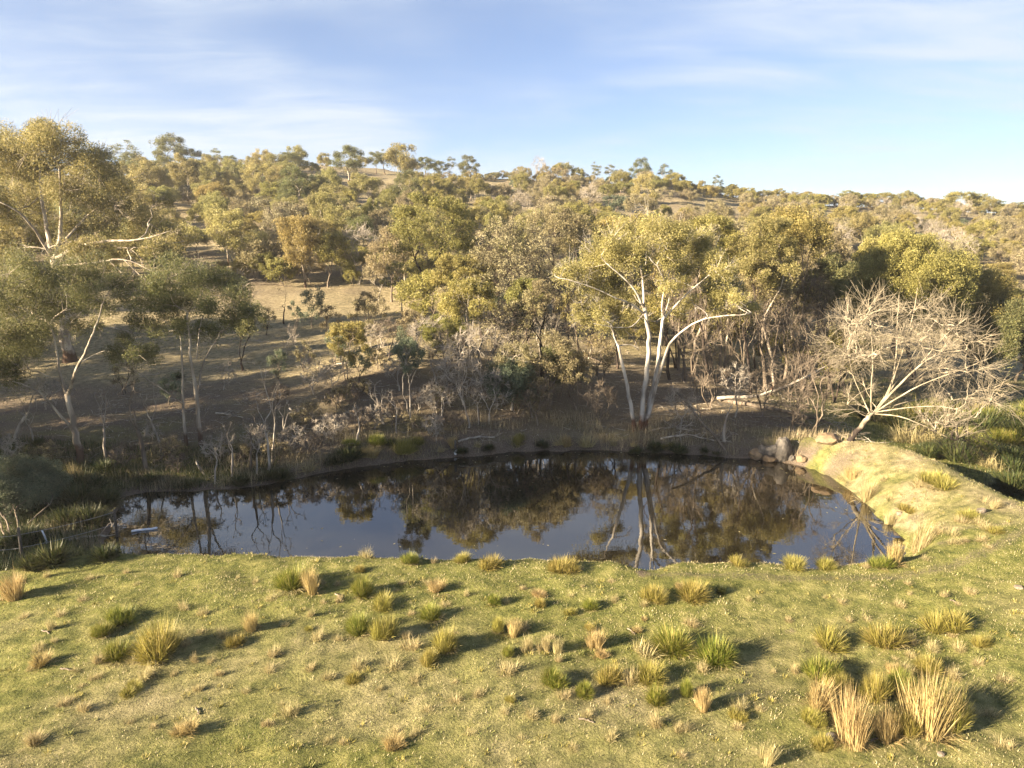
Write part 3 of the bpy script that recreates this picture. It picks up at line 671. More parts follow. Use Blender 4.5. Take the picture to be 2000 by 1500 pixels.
FP('bare_tree', (965, 720), (975, 640), (62, 50), 'bare', 131, 'pale leafless thicket tree below the bright yellow-green wattle', stems=3, nscale=1.1)
FP('bare_tree', (1060, 700), (1060, 640), (46, 45), 'bare', 132, 'pale leafless small tree between the dark green wattle and the white gum', stems=2, nscale=.9)
FP('bare_tree', (700, 555), (705, 485), (52, 52), 'bare', 133, 'pinkish-grey leafless tree at the back right of the paddock', nscale=1.1, stems=2)
FP('wattle_tree', (640, 560), (650, 490), (34, 44), 'wattle', 134, 'olive wattle right of the golden-orange gum at the back of the paddock', leaf='wattle')
FP('wattle_tree', (765, 590), (770, 500), (56, 62), 'grey', 135, 'grey-olive tree at the back right corner of the paddock', nscale=1.1)
FP('wattle_tree', (555, 560), (545, 530), (32, 26), 'green', 136, 'bright lime bush at the foot of the golden-orange gum', leaf='green', stems=2)
FP('wattle_tree', (785, 625), (778, 545), (36, 40), 'darkwattle', 137, 'reddish-trunked slim tree at the right edge of the paddock', bark='cream', nscale=.8)
FP('wattle_tree', (1130, 690), (1120, 600), (36, 34), 'wattle', 138, 'straw-yellow wattle clump left of the white gum crown', leaf='gumpale')
FP('wattle_tree', (890, 655), (890, 540), (50, 48), 'wattle', 139, 'olive wattle right below the large dark-trunked wattle', leaf='wattle', bark='dark')
FP('bare_tree', (1590, 850), (1600, 740), (42, 56), 'bare', 140, 'thorny leafless shrub tree left of the leaning bare tree', stems=2, nscale=.6, bark='grey')
FP('bare_tree', (1415, 860), (1420, 790), (36, 40), 'dead', 141, 'short pale dead tree standing behind the leaning pole', nscale=1.2, trunk_r=.09)
FP('wattle_tree', (500, 545), (500, 500), (40, 34), 'grey', 142, 'grey-green bush right of the wide pale-limbed gum', stems=2)
FP('wattle_tree', (20, 1075), (18, 965), (85, 70), 'blue', 143, 'big silver-blue wattle bush at the left edge beside the pond', 'bush', dy=4.0, nscale=1.6, stems=3, ls=.8)
FP('bare_tree', (740, 590), (742, 545), (26, 34), 'dead', 144, 'small dead tree at the right edge of the paddock', trunk_r=.06)
FP('dead_sapling', (555, 632), (553, 575), (10, 40), 'dead', 145, 'thin crooked dead sapling standing alone in the paddock', trunk_r=.06, nscale=.6, bark='dark')
# the pole-thin trunks in the shade of the right belt
pole = [(1308, 742, 1300, 480), (1325, 735, 1328, 500), (1352, 748, 1358, 520), (1372, 760, 1378, 470), (1400, 752, 1412, 530), (1418, 765, 1425, 560), (1465, 768, 1470, 540), (1505, 772, 1512, 560), (1545, 765, 1548, 540), (1585, 768, 1592, 570), (1640, 770, 1640, 600)]
BELT = [(850, 742, 842, 662, 52, 57, 'bare', 'pale'), (882, 770, 876, 694, 49, 52, 'bare', 'grey'), (945, 765, 940, 684, 57, 57, 'bare', 'pale'), (985, 742, 985, 640, 46, 60, 'darkbare', 'dark'), (1020, 735, 1025, 620, 40, 60, 'grey', 'dark'),
        (1062, 735, 1058, 600, 44, 62, 'grey', 'dark'), (1105, 705, 1100, 560, 46, 66, 'darkbare', 'dark'), (1140, 745, 1138, 634, 52, 72, 'bare', 'grey'), (1175, 760, 1172, 690, 36, 44, 'grey', 'grey'), (1205, 720, 1205, 560, 44, 72, 'darkbare', 'dark'),
        (895, 690, 890, 600, 46, 50, 'grey', 'dark'), (940, 660, 940, 560, 50, 56, 'darkbare', 'dark'), (1010, 690, 1005, 555, 52, 66, 'darkbare', 'dark'), (1320, 720, 1322, 560, 42, 84, 'darkbare', 'dark'), (1362, 770, 1360, 644, 52, 93, 'bare', 'grey'),
        (1410, 740, 1408, 600, 44, 80, 'grey', 'grey'), (1455, 752, 1452, 634, 52, 91, 'bare', 'grey'), (1500, 785, 1502, 674, 54, 85, 'bare', 'grey'), (1540, 782, 1538, 654, 59, 93, 'bare', 'grey'), (1580, 790, 1582, 684, 52, 78, 'bare', 'grey'),
        (1625, 785, 1622, 670, 40, 70, 'darkbare', 'dark'), (1650, 770, 1655, 700, 36, 50, 'darkbare', 'dark'), (1530, 720, 1530, 600, 50, 66, 'grey', 'grey'), (1475, 720, 1476, 600, 46, 60, 'grey', 'cream'), (810, 700, 806, 640, 32, 40, 'grey', 'dark'),
        (760, 700, 756, 654, 33, 41, 'bare', 'grey'), (720, 640, 716, 600, 24, 34, 'grey', 'grey'), (780, 762, 776, 709, 33, 44, 'bare', 'pale'), (860, 830, 856, 774, 39, 44, 'bare', 'pale'), (955, 828, 958, 764, 46, 49, 'bare', 'pale'),
        (1050, 830, 1048, 784, 41, 39, 'bare', 'grey'), (1170, 830, 1172, 779, 39, 41, 'bare', 'grey'), (1330, 838, 1332, 784, 39, 41, 'bare', 'pale'), (1545, 842, 1548, 794, 31, 36, 'bare', 'grey'),
        (905, 790, 900, 700, 56, 60, 'bare', 'pale'), (1000, 800, 1004, 715, 50, 56, 'grey', 'pale'), (1075, 790, 1072, 700, 54, 58, 'grey', 'grey'), (1125, 800, 1124, 730, 46, 46, 'grey', 'grey'), (1040, 815, 1042, 765, 40, 38, 'grey', 'grey'), (1150, 700, 1152, 620, 44, 54, 'bare', 'pale'),
        (1385, 800, 1388, 720, 44, 56, 'bare', 'grey'), (1435, 815, 1436, 745, 36, 46, 'bare', 'pale'), (1560, 820, 1556, 740, 44, 56, 'bare', 'grey'), (1490, 812, 1492, 750, 36, 44, 'bare', 'grey')]
BELT.sort(key=lambda q: q[0])
for i, (bx, by, cx, cy, rx, ry, hb, bk) in enumerate(BELT):
    kind = {'bare': 'leafless scrub tree', 'darkbare': 'brown twiggy dark-stemmed tree', 'grey': 'thin grey-olive tree'}[hb]
    same = [q for q in BELT if q[6] == hb]; k = same.index(BELT[i])
    FP('bare_tree' if hb != 'grey' else 'she_oak', (bx, by), (cx, cy), (rx, ry), hb, 1200 + i, '%s in the thicket along the far bank, %s' % (kind, ['leftmost of its sort', 'second from left', 'third from left', 'fourth from left', 'fifth from left', 'sixth from left', 'seventh from left', 'eighth from left', 'ninth from left', 'tenth from left', '11th from left', '12th from left', '13th from left', '14th from left', '15th from left', '16th from left', '17th from left', '18th from left', '19th from left', '20th from left', '21st from left', '22nd from left', '23rd from left', '24th from left', '25th from left', '26th from left'][k]),
       bark=bk, nscale=.8, stems=1 + (i % 3 == 0) + (i % 5 == 0), trunk_r=.055 if hb == 'bare' else .09, group='thicket along the far bank')
for i, (bx, by, cx, cy) in enumerate(pole):
    FP('gum_tree', (bx, by - 12 * (i % 3)), (cx, cy), (34, 40), 'gum', 200 + i, ('%s pole-thin trunk from the left among the slender belt trees behind the white gum' % (['first', 'second', 'third', 'fourth', 'fifth', 'sixth', 'seventh', 'eighth', 'ninth', 'tenth', 'eleventh'][i])),
       nscale=.7, trunk_r=.10, bark=['dark', 'grey', 'cream'][i % 3], leaf=['grey', 'gum', 'wattle'][i % 3], group='slender belt trees', cov=.9)

# dead saplings along the far bank
deads = [(28, 866, 58, 760, 26, .09, 'leaning brown dead sapling at the far left of the bank'), (66, 866, 62, 800, 16, .04, 'thin twisted dead sapling right of the leaning brown one'),
         (212, 908, 200, 770, 22, .06, 'straight pale dead sapling right of the leftmost pale gum'), (285, 916, 256, 760, 26, .10, 'grey dead trunk leaning left before the twin-trunked gum'),
         (312, 885, 294, 770, 20, .05, 'crooked forked dead sapling left of the twin-trunked gum'), (420, 945, 418, 885, 12, .04, 'short bare stick sapling at the water left of the stick cluster'),
         (452, 930, 446, 850, 16, .05, 'grey stick sapling leftmost in the cluster on the bank'), (493, 922, 490, 810, 18, .06, 'dark upright stick sapling in the middle of the cluster'),
         (502, 925, 502, 860, 8, .04, 'short upright stick sapling inside the cluster'), (523, 920, 510, 760, 22, .06, 'tall hook-topped dead sapling at the cluster'),
         (531, 905, 537, 765, 10, .04, 'thin straight dead sapling right of the hook-topped one'), (548, 880, 566, 800, 24, .06, 'forked dead sapling bending right over brush'),
         (695, 865, 690, 800, 16, .06, 'short reddish dead sapling above the grassy mound'), (748, 828, 730, 755, 14, .05, 'slanting reddish dead sapling left of the blue-green sapling'),
         (751, 828, 742, 770, 16, .05, 'forked reddish dead sapling left of the blue-green sapling'), (775, 846, 768, 775, 14, .04, 'thin dead sapling just left of the blue-green sapling'),
         (935, 828, 932, 775, 22, .04, 'small dead twiggy sapling right of the slender leaning bare tree'), (744, 685, 742, 640, 16, .05, 'dark dead snag at the lower right of the paddock')]
for i, (bx, by, cx, cy, r, tr, lab) in enumerate(deads):
    FP('dead_sapling', (bx, by), (cx, cy), (r, max(r, (by - cy) * .35)), 'dead', 300 + i, lab, 'sapling', trunk_r=tr, nscale=.9, bark='grey' if i in (3, 7) else 'pale', group='dead saplings along the far bank', depth=.8)

SCRUB = [(20, 900, 30), (95, 905, 26), (245, 915, 34), (330, 900, 30), (350, 925, 26), (430, 900, 36), (465, 905, 30), (505, 885, 40), (540, 905, 34), (575, 880, 36), (610, 890, 32), (640, 860, 36), (665, 850, 30), (705, 845, 36), (735, 835, 34), (770, 830, 34), (820, 850, 30), (850, 855, 34), (885, 845, 30), (600, 835, 36), (660, 800, 34), (820, 800, 32), (860, 800, 36), (545, 790, 30), (700, 780, 32), (740, 720, 30), (300, 860, 24)]
SCRUB.sort()
SP = []
for i in range(8):
    olive = i % 3 == 1
    SP.append(grown('scrub_bush', (0, 0, 0), (.05, 0, .62), (.8, .75, .62), 'grey' if olive else 'bare', 1300 + i, 'x', 'bush', stems=3, nscale=.7, trunk_r=.03, bark=['pale', 'grey', 'grey'][i % 3], leaf='grey' if olive else None, yref=38, cov=.8))
for i, (bx, by, w) in enumerate(SCRUB):
    p = ground(bx, by); s = np.linalg.norm(p - np.array([0, 0, CAM_Z])) / FPX * w * 1.15; src = SP[i % 8]
    if i < 8: o = src; o.location = Vector(p); o.scale = (s, s, s); o.rotation_euler = (0, 0, i * 1.7)
    else: o = dup(src, p, i * 1.7, s)
    o['group'] = 'scrub on the left far bank'
    o['label'] = '%s on the left far bank, %s of the scrub' % ('low olive scrub bush' if i % 8 % 3 == 1 else 'low leafless scrub bush', (['leftmost'] + ['%s from left' % s for s in 'second third fourth fifth sixth seventh eighth ninth tenth 11th 12th 13th 14th 15th 16th 17th 18th 19th 20th 21st 22nd 23rd 24th 25th 26th 27th'.split()])[i])
YOUNG = [(610, 640, 26, 40), (640, 665, 24, 34), (700, 668, 30, 40), (735, 655, 26, 44), (655, 715, 26, 34), (725, 712, 30, 40), (790, 735, 34, 46), (560, 700, 22, 30), (520, 655, 18, 26), (610, 770, 30, 36), (655, 775, 34, 40), (700, 745, 26, 34), (540, 745, 24, 30), (590, 725, 20, 28), (440, 760, 20, 26), (330, 790, 22, 28), (240, 770, 24, 30), (90, 800, 24, 32)]
YOUNG.sort()
for i, (bx, by, rx, ry) in enumerate(YOUNG):
    hb = ['bare', 'grey', 'blue'][i % 3]
    FP('sapling', (bx, by), (bx + 3, by - ry * 1.15), (rx, ry), hb, 1400 + i, '%s on the paddock slope, %s of the young trees there' % ({'bare': 'leafless grey sapling', 'grey': 'wispy olive sapling', 'blue': 'small dark feathery sapling'}[hb], (['leftmost'] + ['%s from left' % s for s in 'second third fourth fifth sixth seventh eighth ninth tenth 11th 12th 13th 14th 15th 16th 17th 18th'.split()])[i]),
       'sapling', nscale=.55, trunk_r=.045, stems=1 + i % 2, bark=['pale', 'dark', 'grey'][i % 3], group='young trees on the paddock slope', cov=.7)

# ------------------------------------------------------------------ the wooded hill: kinds grown once, then copied tree by tree
PROTO = {}
def proto(key, name, habit, seeds, dim, **kw):
    out = []
    for s in seeds:
        h, w = dim; rng = RNG(s)
        o = grown(name, (0, 0, 0), (rng.normal() * .3, rng.normal() * .3, h * .57), (w * .5, w * .48, h * .44), habit, s, 'x', 'tree', yref=kw.get('yref', 82), **{k: v for k, v in kw.items() if k != 'yref'})
        out.append(o)
    PROTO[key] = [out, dim]
proto('tallgum', 'gum_tree', 'gum', (401, 402, 403, 404), (10, 6.4), nscale=1.0, leaf='gumdark', cov=.8)
proto('gum', 'gum_tree', 'gum', (411, 412, 413, 414), (8, 6.6), nscale=1.0, cov=.9)
proto('palegum', 'gum_tree', 'whitegum', (421, 422), (8, 7), cov=1.0)
proto('wattle', 'wattle_tree', 'wattle', (431, 432, 433, 434), (6, 7), cov=.9)
proto('green', 'wattle_tree', 'green', (441, 442, 443), (6, 6.4), nscale=.8, cov=.8)
proto('grey', 'she_oak', 'grey', (451, 452, 453, 454), (6, 7), cov=1.0)
proto('haze', 'bare_tree', 'darkbare', (461, 462, 463, 464), (6, 7), bark='grey', cov=1.6)
proto('bare', 'bare_tree', 'bare', (471, 472), (6, 6.4))
proto('orange', 'gum_tree', 'orange', (481,), (7, 5.5), cov=.9)
proto('bush', 'bush', 'green', (491, 492, 493), (3, 3.6), nscale=.6, stems=3, leaf='blue', cov=.9)
proto('thin', 'gum_tree', 'gum', (495, 496), (10, 4.0), nscale=.7, leaf='gumdark', cov=.55)
used = set()
placed = []                                            # (px, band, key, object)
prand = random.Random(5)
def place(key, base, hgt, wid=None):
    ps, dim = PROTO[key]; s = prand.choice(ps); rz = prand.uniform(0, 6.28)
    sz = hgt / dim[0]; sx = (wid / dim[1]) if wid else sz * prand.uniform(.85, 1.2)
    if s.name not in used:
        used.add(s.name); o = s; o.location = Vector(base); o.rotation_euler = (0, 0, rz); o.scale = (sx, sx, sz)
    else:
        o = dup(s, base, rz, sx, scz=sz)
    o['label'] = 'x'
    v = np.array(base) - np.array([0, 0, CAM_Z]); d = F_ @ v
    placed.append([1000 + FPX * (R_ @ v) / d, base[1], key, o])
    return o
def sky_tree(px, basepy, toppy, wpx, key, y=None):
    """a tree on or near the crest; y is its distance"""
    y = y or RIDGE_Y - 2
    p = on_y(px, basepy, y); p[2] = hz(p[0], y)
    top = on_y(px, toppy, y); s = np.linalg.norm(p - np.array([0, 0, CAM_Z])) / FPX
    place(key, p, max(2.0, (top[2] - p[2]) / .99), wpx * s)
for q in [(250, 345, 268, 50, 'thin'), (340, 345, 257, 62, 'tallgum'), (378, 345, 288, 50, 'tallgum'), (428, 345, 288, 30, 'thin'), (452, 340, 302, 36, 'tallgum'), (500, 338, 312, 40, 'gum'), (535, 336, 312, 40, 'tallgum'), (566, 345, 294, 56, 'tallgum', 180),
          (590, 336, 318, 30, 'gum'), (682, 372, 280, 66, 'tallgum', 172), (735, 345, 293, 34, 'tallgum'), (752, 345, 288, 26, 'thin'), (788, 362, 277, 66, 'gum', 178), (830, 350, 304, 44, 'tallgum'), (858, 352, 312, 34, 'tallgum'), (880, 356, 304, 26, 'thin'),
          (918, 358, 303, 44, 'tallgum'), (965, 352, 336, 34, 'gum'), (1000, 352, 336, 36, 'gum'), (1052, 356, 302, 32, 'bare'), (1068, 356, 322, 26, 'haze'), (1100, 360, 315, 50, 'gum'), (1128, 360, 326, 30, 'gum'), (1160, 360, 313, 22, 'thin'), (1188, 362, 320, 30, 'thin'),
          (1212, 362, 336, 28, 'gum'), (1247, 366, 308, 42, 'tallgum'), (1258, 404, 334, 62, 'palegum', 150), (1293, 370, 318, 30, 'thin'), (1312, 372, 350, 24, 'gum'), (1340, 376, 352, 28, 'gum'), (1362, 378, 360, 28, 'gum'), (1396, 382, 340, 22, 'thin'), (1425, 388, 362, 36, 'gum'),
          (1460, 394, 366, 40, 'wattle'), (1490, 398, 370, 36, 'gum'), (1518, 402, 368, 40, 'wattle'), (1548, 404, 374, 36, 'grey'), (1572, 405, 374, 36, 'wattle'), (1605, 408, 382, 38, 'gum'), (1655, 410, 371, 46, 'gum'), (1690, 412, 378, 50, 'wattle'), (1716, 412, 376, 50, 'wattle'),
          (1760, 412, 376, 30, 'gum'), (1778, 414, 378, 36, 'gum'), (1815, 416, 386, 40, 'grey'), (1850, 418, 388, 30, 'gum'), (1882, 420, 373, 60, 'wattle'), (1910, 420, 376, 44, 'gum'), (1945, 424, 390, 26, 'thin'), (1975, 426, 394, 40, 'gum'), (1995, 428, 400, 30, 'gum'),
          (505, 392, 318, 70, 'palegum', 140), (300, 420, 305, 70, 'gum', 130), (370, 410, 300, 66, 'gum', 140), (415, 395, 310, 50, 'gum', 150), (460, 380, 318, 46, 'thin', 150), (545, 385, 320, 50, 'gum', 150), (280, 395, 315, 50, 'tallgum', 150), (330, 390, 300, 50, 'tallgum', 165)]:
    sky_tree(*q)

# hand-placed trees of the middle slope: base px, top py, width px
for px, by, ty, w, key in [(635, 480, 362, 66, 'gum'), (660, 470, 385, 44, 'grey'), (728, 470, 385, 40, 'green'), (575, 470, 390, 80, 'haze'), (548, 500, 395, 70, 'haze'), (430, 470, 372, 50, 'gum'), (620, 372, 340, 30, 'bush'), (632, 380, 336, 40, 'tallgum'), (690, 440, 400, 60, 'bush'),
                           (760, 430, 375, 50, 'gum'), (800, 440, 370, 60, 'grey'), (935, 400, 348, 50, 'green'), (985, 420, 380, 40, 'green'), (1090, 410, 362, 44, 'green'), (1110, 470, 393, 90, 'wattle'), (1045, 400, 365, 40, 'grey'), (1170, 470, 405, 60, 'haze'), (1200, 420, 380, 60, 'bush'),
                           (1230, 460, 425, 100, 'wattle'), (1380, 480, 415, 90, 'wattle'), (1310, 460, 420, 80, 'grey'), (1010, 440, 400, 50, 'grey'), (880, 430, 380, 60, 'haze'), (1900, 515, 462, 66, 'wattle'), (1962, 555, 512, 60, 'orange'), (1985, 600, 560, 60, 'green'), (1340, 400, 368, 30, 'grey'),
                           (1355, 402, 370, 34, 'grey'), (1700, 470, 430, 60, 'haze'), (1640, 470, 425, 60, 'haze'), (1560, 490, 430, 90, 'orange'), (1820, 470, 425, 40, 'bare'), (1790, 455, 420, 40, 'bare'), (1860, 480, 440, 50, 'bare'), (480, 545, 500, 50, 'wattle'), (520, 550, 490, 60, 'green'),
                           (385, 500, 440, 60, 'green'), (350, 500, 430, 60, 'gum'), (690, 560, 520, 40, 'wattle'), (730, 570, 500, 50, 'haze'), (330, 530, 505, 46, 'orange'), (430, 545, 510, 50, 'orange')]:
    b = ground(px, by); top = on_y(px, ty, b[1]); place(key, b, max(1.6, top[2] - b[2]), w * np.linalg.norm(b - np.array([0, 0, CAM_Z])) / FPX)

# the rest of the wood, spaced apart
def inpoly(poly, x, y): return float(sdist([np.array(p) for p in poly], np.array([x]), np.array([y]))[0]) < 0
PADDOCK = [(-120, 900), (-120, 640), (180, 640), (300, 560), (480, 552), (640, 562), (790, 590), (800, 650), (700, 760), (850, 900)]
CLEAR = [[(590, 338), (600, 385), (740, 400), (1010, 372), (1000, 352), (700, 335)], [(1150, 388), (1190, 400), (1400, 398), (1500, 425), (1330, 440), (1160, 422)], [(1900, 560), (2010, 520), (2010, 570), (1920, 585)]]
spots = [(m[3].location.x, m[3].location.y) for m in placed]
cnt = 0; tries = 0
while cnt < 560 and tries < 24000:
    tries += 1
    y = 60 + (RIDGE_Y - 63) * prand.random() ** (1.15 if cnt % 3 else .6); x = prand.uniform(-.8, .8) * y
    z = hz(x, y); v = np.array([x, y, z]) - np.array([0, 0, CAM_Z]); d = F_ @ v
    px, py = 1000 + FPX * (R_ @ v) / d, 750 - FPX * (U_ @ v) / d
    if not -60 < px < 2060 or inpoly(PADDOCK, px, py): continue
    if any(inpoly(c, px, py) for c in CLEAR) and prand.random() < .9: continue
    if px > 1560 and py > 560: continue
    if px < 800 and y < 78: continue
    mind = 2.5 + .007 * y
    if any((x - a) ** 2 + (y - b) ** 2 < mind * mind for a, b in spots): continue
    if px > 1350 and y > 150: h0 = .85
    else: h0 = 1.0
    if px > 1500 and y > 90: key = prand.choices(['haze', 'grey', 'wattle', 'bare', 'gum', 'bush'], [5, 4, 3, 2, 1, 2])[0]
    elif px > 850: key = prand.choices(['haze', 'grey', 'wattle', 'green', 'gum', 'bush', 'bare', 'orange'], [4, 4, 4, 2, 2, 2, 1, .4])[0]
    else: key = prand.choices(['haze', 'grey', 'wattle', 'green', 'gum', 'tallgum', 'bush', 'palegum'], [2, 3, 2, 2, 4, 1, 2, 1])[0]
    h = {'haze': 4.5, 'grey': 4.8, 'wattle': 4.6, 'green': 4.6, 'gum': 6.5, 'tallgum': 7.5, 'bush': 2.4, 'bare': 4.6, 'orange': 5.5, 'palegum': 6.0}[key] * prand.uniform(.75, 1.25)
    if y > 150: h *= .8 * h0 + .1
    place(key, (x, y, z), h); spots.append((x, y)); cnt += 1

# low scrub that closes the crest between the taller trees
for i in range(100):
    px = 820 + (i + prand.random()) * 1200 / 100; y = RIDGE_Y - prand.uniform(0, 10)
    x = (px - 1000) / FPX * (y * math.cos(PITCH)); z = hz(x, y)
    place(prand.choice(['wattle', 'grey', 'grey', 'gum', 'haze', 'green']), (x, y, z - .5), prand.uniform(2.4, 4.2) * (1.0 if px > 1300 else .8))
for i in range(60):
    px = 1180 + (i + prand.random()) * 840 / 60; y = RIDGE_Y + prand.uniform(-1, 1)
    x = (px - 1000) / FPX * (y * math.cos(PITCH)); z = hz(x, y)
    place('bush', (x, y, z - .3), prand.uniform(1.8, 2.8))
ORD = ['leftmost', 'second from left', 'third from left', 'fourth from left', 'fifth from left', 'sixth from left', 'seventh from left', 'eighth from left', 'ninth from left', 'tenth from left']
ORD += ['%dth from left' % i if i not in (21, 22, 23, 31, 32, 33) else '%d%s from left' % (i, {1: 'st', 2: 'nd', 3: 'rd'}[i % 10]) for i in range(11, 90)]
LOOK = {'tallgum': 'dark tall gum', 'gum': 'olive gum', 'palegum': 'pale-limbed gum', 'wattle': 'yellow-olive wattle', 'green': 'bright green round tree', 'grey': 'grey-olive tree', 'haze': 'brown twiggy tree', 'bare': 'pale leafless tree', 'orange': 'orange-tinged gum', 'bush': 'low blue-green bush', 'thin': 'thin sparse gum'}
ZONE = [(0, 420, 'over the left bank gums'), (420, 800, 'over the paddock'), (800, 1090, 'over the dark-trunked wattle'), (1090, 1460, 'over the white gum'), (1460, 1700, 'over the right belt'), (1700, 9999, 'over the bare leaning tree')]
def band(y): return 'on the skyline' if y > 195 else 'on the upper slope' if y > 140 else 'on the middle slope' if y > 95 else 'on the lower slope'
cells = {}
for m in placed:
    z = next(t for a, b, t in ZONE if m[0] < b)
    cells.setdefault((m[2], band(m[1]), z), []).append(m)
for (key, bd, z), ms in cells.items():
    ms.sort(key=lambda m: m[0])
    for i, m in enumerate(ms):
        o = m[3]; o['group'] = 'trees scattered over the hill'; o['category'] = 'bush' if key == 'bush' else 'tree'
        o['label'] = '%s %s %s%s' % (LOOK[key], bd, z, (', ' + ORD[i]) if len(ms) > 1 else '')
for ps, _ in PROTO.values():
    for s in ps:
        if s.name not in used:
            for ch in list(s.children): bpy.data.objects.remove(ch)
            bpy.data.objects.remove(s)
# ------------------------------------------------------------------ trees standing out to the left of the view: their shade lies on the far bank; the last two are added to dim the near grass
GN = ['nearest the pond at its narrow end', 'behind the first one of the front pair', 'nearest the near grass', 'fourth back from the water', 'lowest, beside the left bank', 'low one behind the lowest', 'low one before the huge spreading gum', 'first of the middle row', 'second of the middle row', 'third of the middle row', 'fourth of the middle row', 'last of the middle row', 'first of the far row', 'second of the far row', 'third of the far row', 'last of the far row', 'unseen, added to shade the near grass', 'unseen, farther back, added to shade the near grass']
for i, (x, y, h) in enumerate([(-31, 19.8, 20.5), (-35, 23, 18), (-35, 17.5, 21), (-44, 25, 16), (-31, 29, 8.5), (-34, 33, 8), (-38, 37, 8.5), (-45, 31, 14), (-49, 36, 15), (-47, 41, 15), (-53, 44, 15), (-57, 49, 15), (-52, 52, 13), (-60, 58, 14), (-66, 66, 14), (-72, 74, 14), (-44, -4, 12), (-56, -13, 14)]):
    ps, dim = PROTO['thin' if y < 0 or i in (3, 13, 15) else 'tallgum']; o = dup(ps[i % len(ps)], (x, y, hz(x, y)), i * 1.3, h / 10 * (1.5 if dim[1] < 5 else .75 if h > 16.5 else 1.1), scz=h / 10)
    o['label'] = 'tall gum of the left grove, %s' % GN[i]; o['category'] = 'tree'; o['group'] = 'grove left of the pond'

# ------------------------------------------------------------------ tussocks
TUS = {
    'g': leaf_mat('tussock_green', [(.08, .11, .014), (.15, .18, .024), (.25, .25, .05), (.38, .33, .11)], .3, .2, .5, .012),
    'y': leaf_mat('tussock_yellow', [(.17, .165, .032), (.29, .26, .06), (.43, .36, .13)], .3, .2, .5, .012),
    'd': leaf_mat('tussock_straw', [(.26, .215, .095), (.40, .34, .165), (.54, .47, .27)], .3, .2, .6, .008),
    'o': leaf_mat('tussock_tawny', [(.27, .20, .08), (.41, .32, .14), (.52, .42, .21)], .3, .2, .6, .008),
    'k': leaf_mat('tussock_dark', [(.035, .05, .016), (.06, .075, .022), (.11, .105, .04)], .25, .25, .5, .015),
}
def blades(acc, n, L, tilt, wid, rbase, rng, droop=.35, tmin=0.0, origin=(0, 0, 0), lv=.6):
    az = rng.uniform(0, 2 * math.pi, n); ti = tmin + (tilt - tmin) * rng.uniform(0, 1, n) ** .6
    l = L * rng.uniform(lv, 1.08, n) * np.where(rng.uniform(size=n) < .03, 1.25, 1.0) * (1 - .32 * (ti / 1.2) ** 2); rb = rbase * np.sqrt(rng.uniform(0, 1, n))
    b = np.stack([np.cos(az) * rb, np.sin(az) * rb, np.zeros(n)], -1) + np.array(origin)
    az = az + rng.normal(size=n) * .45
    d = np.stack([np.cos(az) * np.sin(ti), np.sin(az) * np.sin(ti), np.cos(ti)], -1)
    d2 = d.copy(); d2[:, 2] -= droop * rng.uniform(.2, 1.2, n) * np.sin(ti) * 1.4; d2[:, :2] *= 1.15
    m = b + d * (l * .55)[:, None]; t = m + d2 * (l * .45)[:, None]
    t[:, 2] = np.maximum(t[:, 2], .01)
    s = np.stack([-np.sin(az + rng.normal(size=n) * .6), np.cos(az), rng.normal(size=n) * .3], -1); s /= np.linalg.norm(s, axis=1)[:, None]
    w = (wid * rng.uniform(.7, 1.3, n))[:, None]
    v = np.stack([b - s * w * .5, b + s * w * .5, m + s * w * .42, m - s * w * .42, t], 1).reshape(-1, 3)
    k = np.arange(n)[:, None] * 5
    acc.add(v, k + np.array([0, 1, 2, 3]), k + np.array([3, 2, 4]))
TP = {}
def tus_proto(key, name, mat, n, L, tilt, wid, rb, droop, seeds, skirt, skmat='d', tmin=0.0, lv=.6):
    out = []
    for s in seeds:
        rng = RNG(s); o = empty(name, (0, 0, -50), 'x', 'tussock')
        a = Acc(); nc = int(rng.integers(2, 5))
        for q in range(nc):   # a few crowns grown together
            an = rng.uniform(0, 6.28); rr = rb * rng.uniform(.2, 1.5); blades(a, n // nc, L * rng.uniform(.72, 1.08), tilt * rng.uniform(.85, 1.05), wid, rb * .8, rng, droop * rng.uniform(.5, 1.8), tmin, (math.cos(an) * rr, math.sin(an) * rr, 0), lv)
        a.build('blades', TUS[mat], o)
        if skirt:
            a = Acc(); blades(a, skirt, L * .8, 1.45, wid, rb * 1.2, rng, .8, .8); a.build('dry_skirt', TUS[skmat], o)
        out.append(o)
    TP[key] = out
# each about 1 m wide and 0.7 to 1 m high before scaling
tus_proto('g', 'tussock', 'g', 1500, .60, 1.2, .012, .2, .10, (601, 602, 603, 604, 605, 606), 200, lv=.72)
tus_proto('y', 'tussock', 'y', 1400, .60, 1.2, .012, .2, .12, (611, 612, 613, 614, 615), 240, lv=.72)
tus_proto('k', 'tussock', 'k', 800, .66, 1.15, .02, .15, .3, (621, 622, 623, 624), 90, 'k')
tus_proto('d', 'dry_tussock', 'd', 330, .66, 1.15, .011, .2, .55, (631, 632, 633, 634, 635, 636), 60, lv=.25)
tus_proto('t', 'dry_tussock', 'd', 460, .95, .45, .010, .16, .12, (641, 642, 643), 60, lv=.3)
tus_proto('o', 'dry_tussock', 'o', 800, 1.0, .48, .011, .2, .14, (651, 652, 653, 654), 120, 'o', lv=.4)
tused = set(); tplaced = []; trand = random.Random(9)
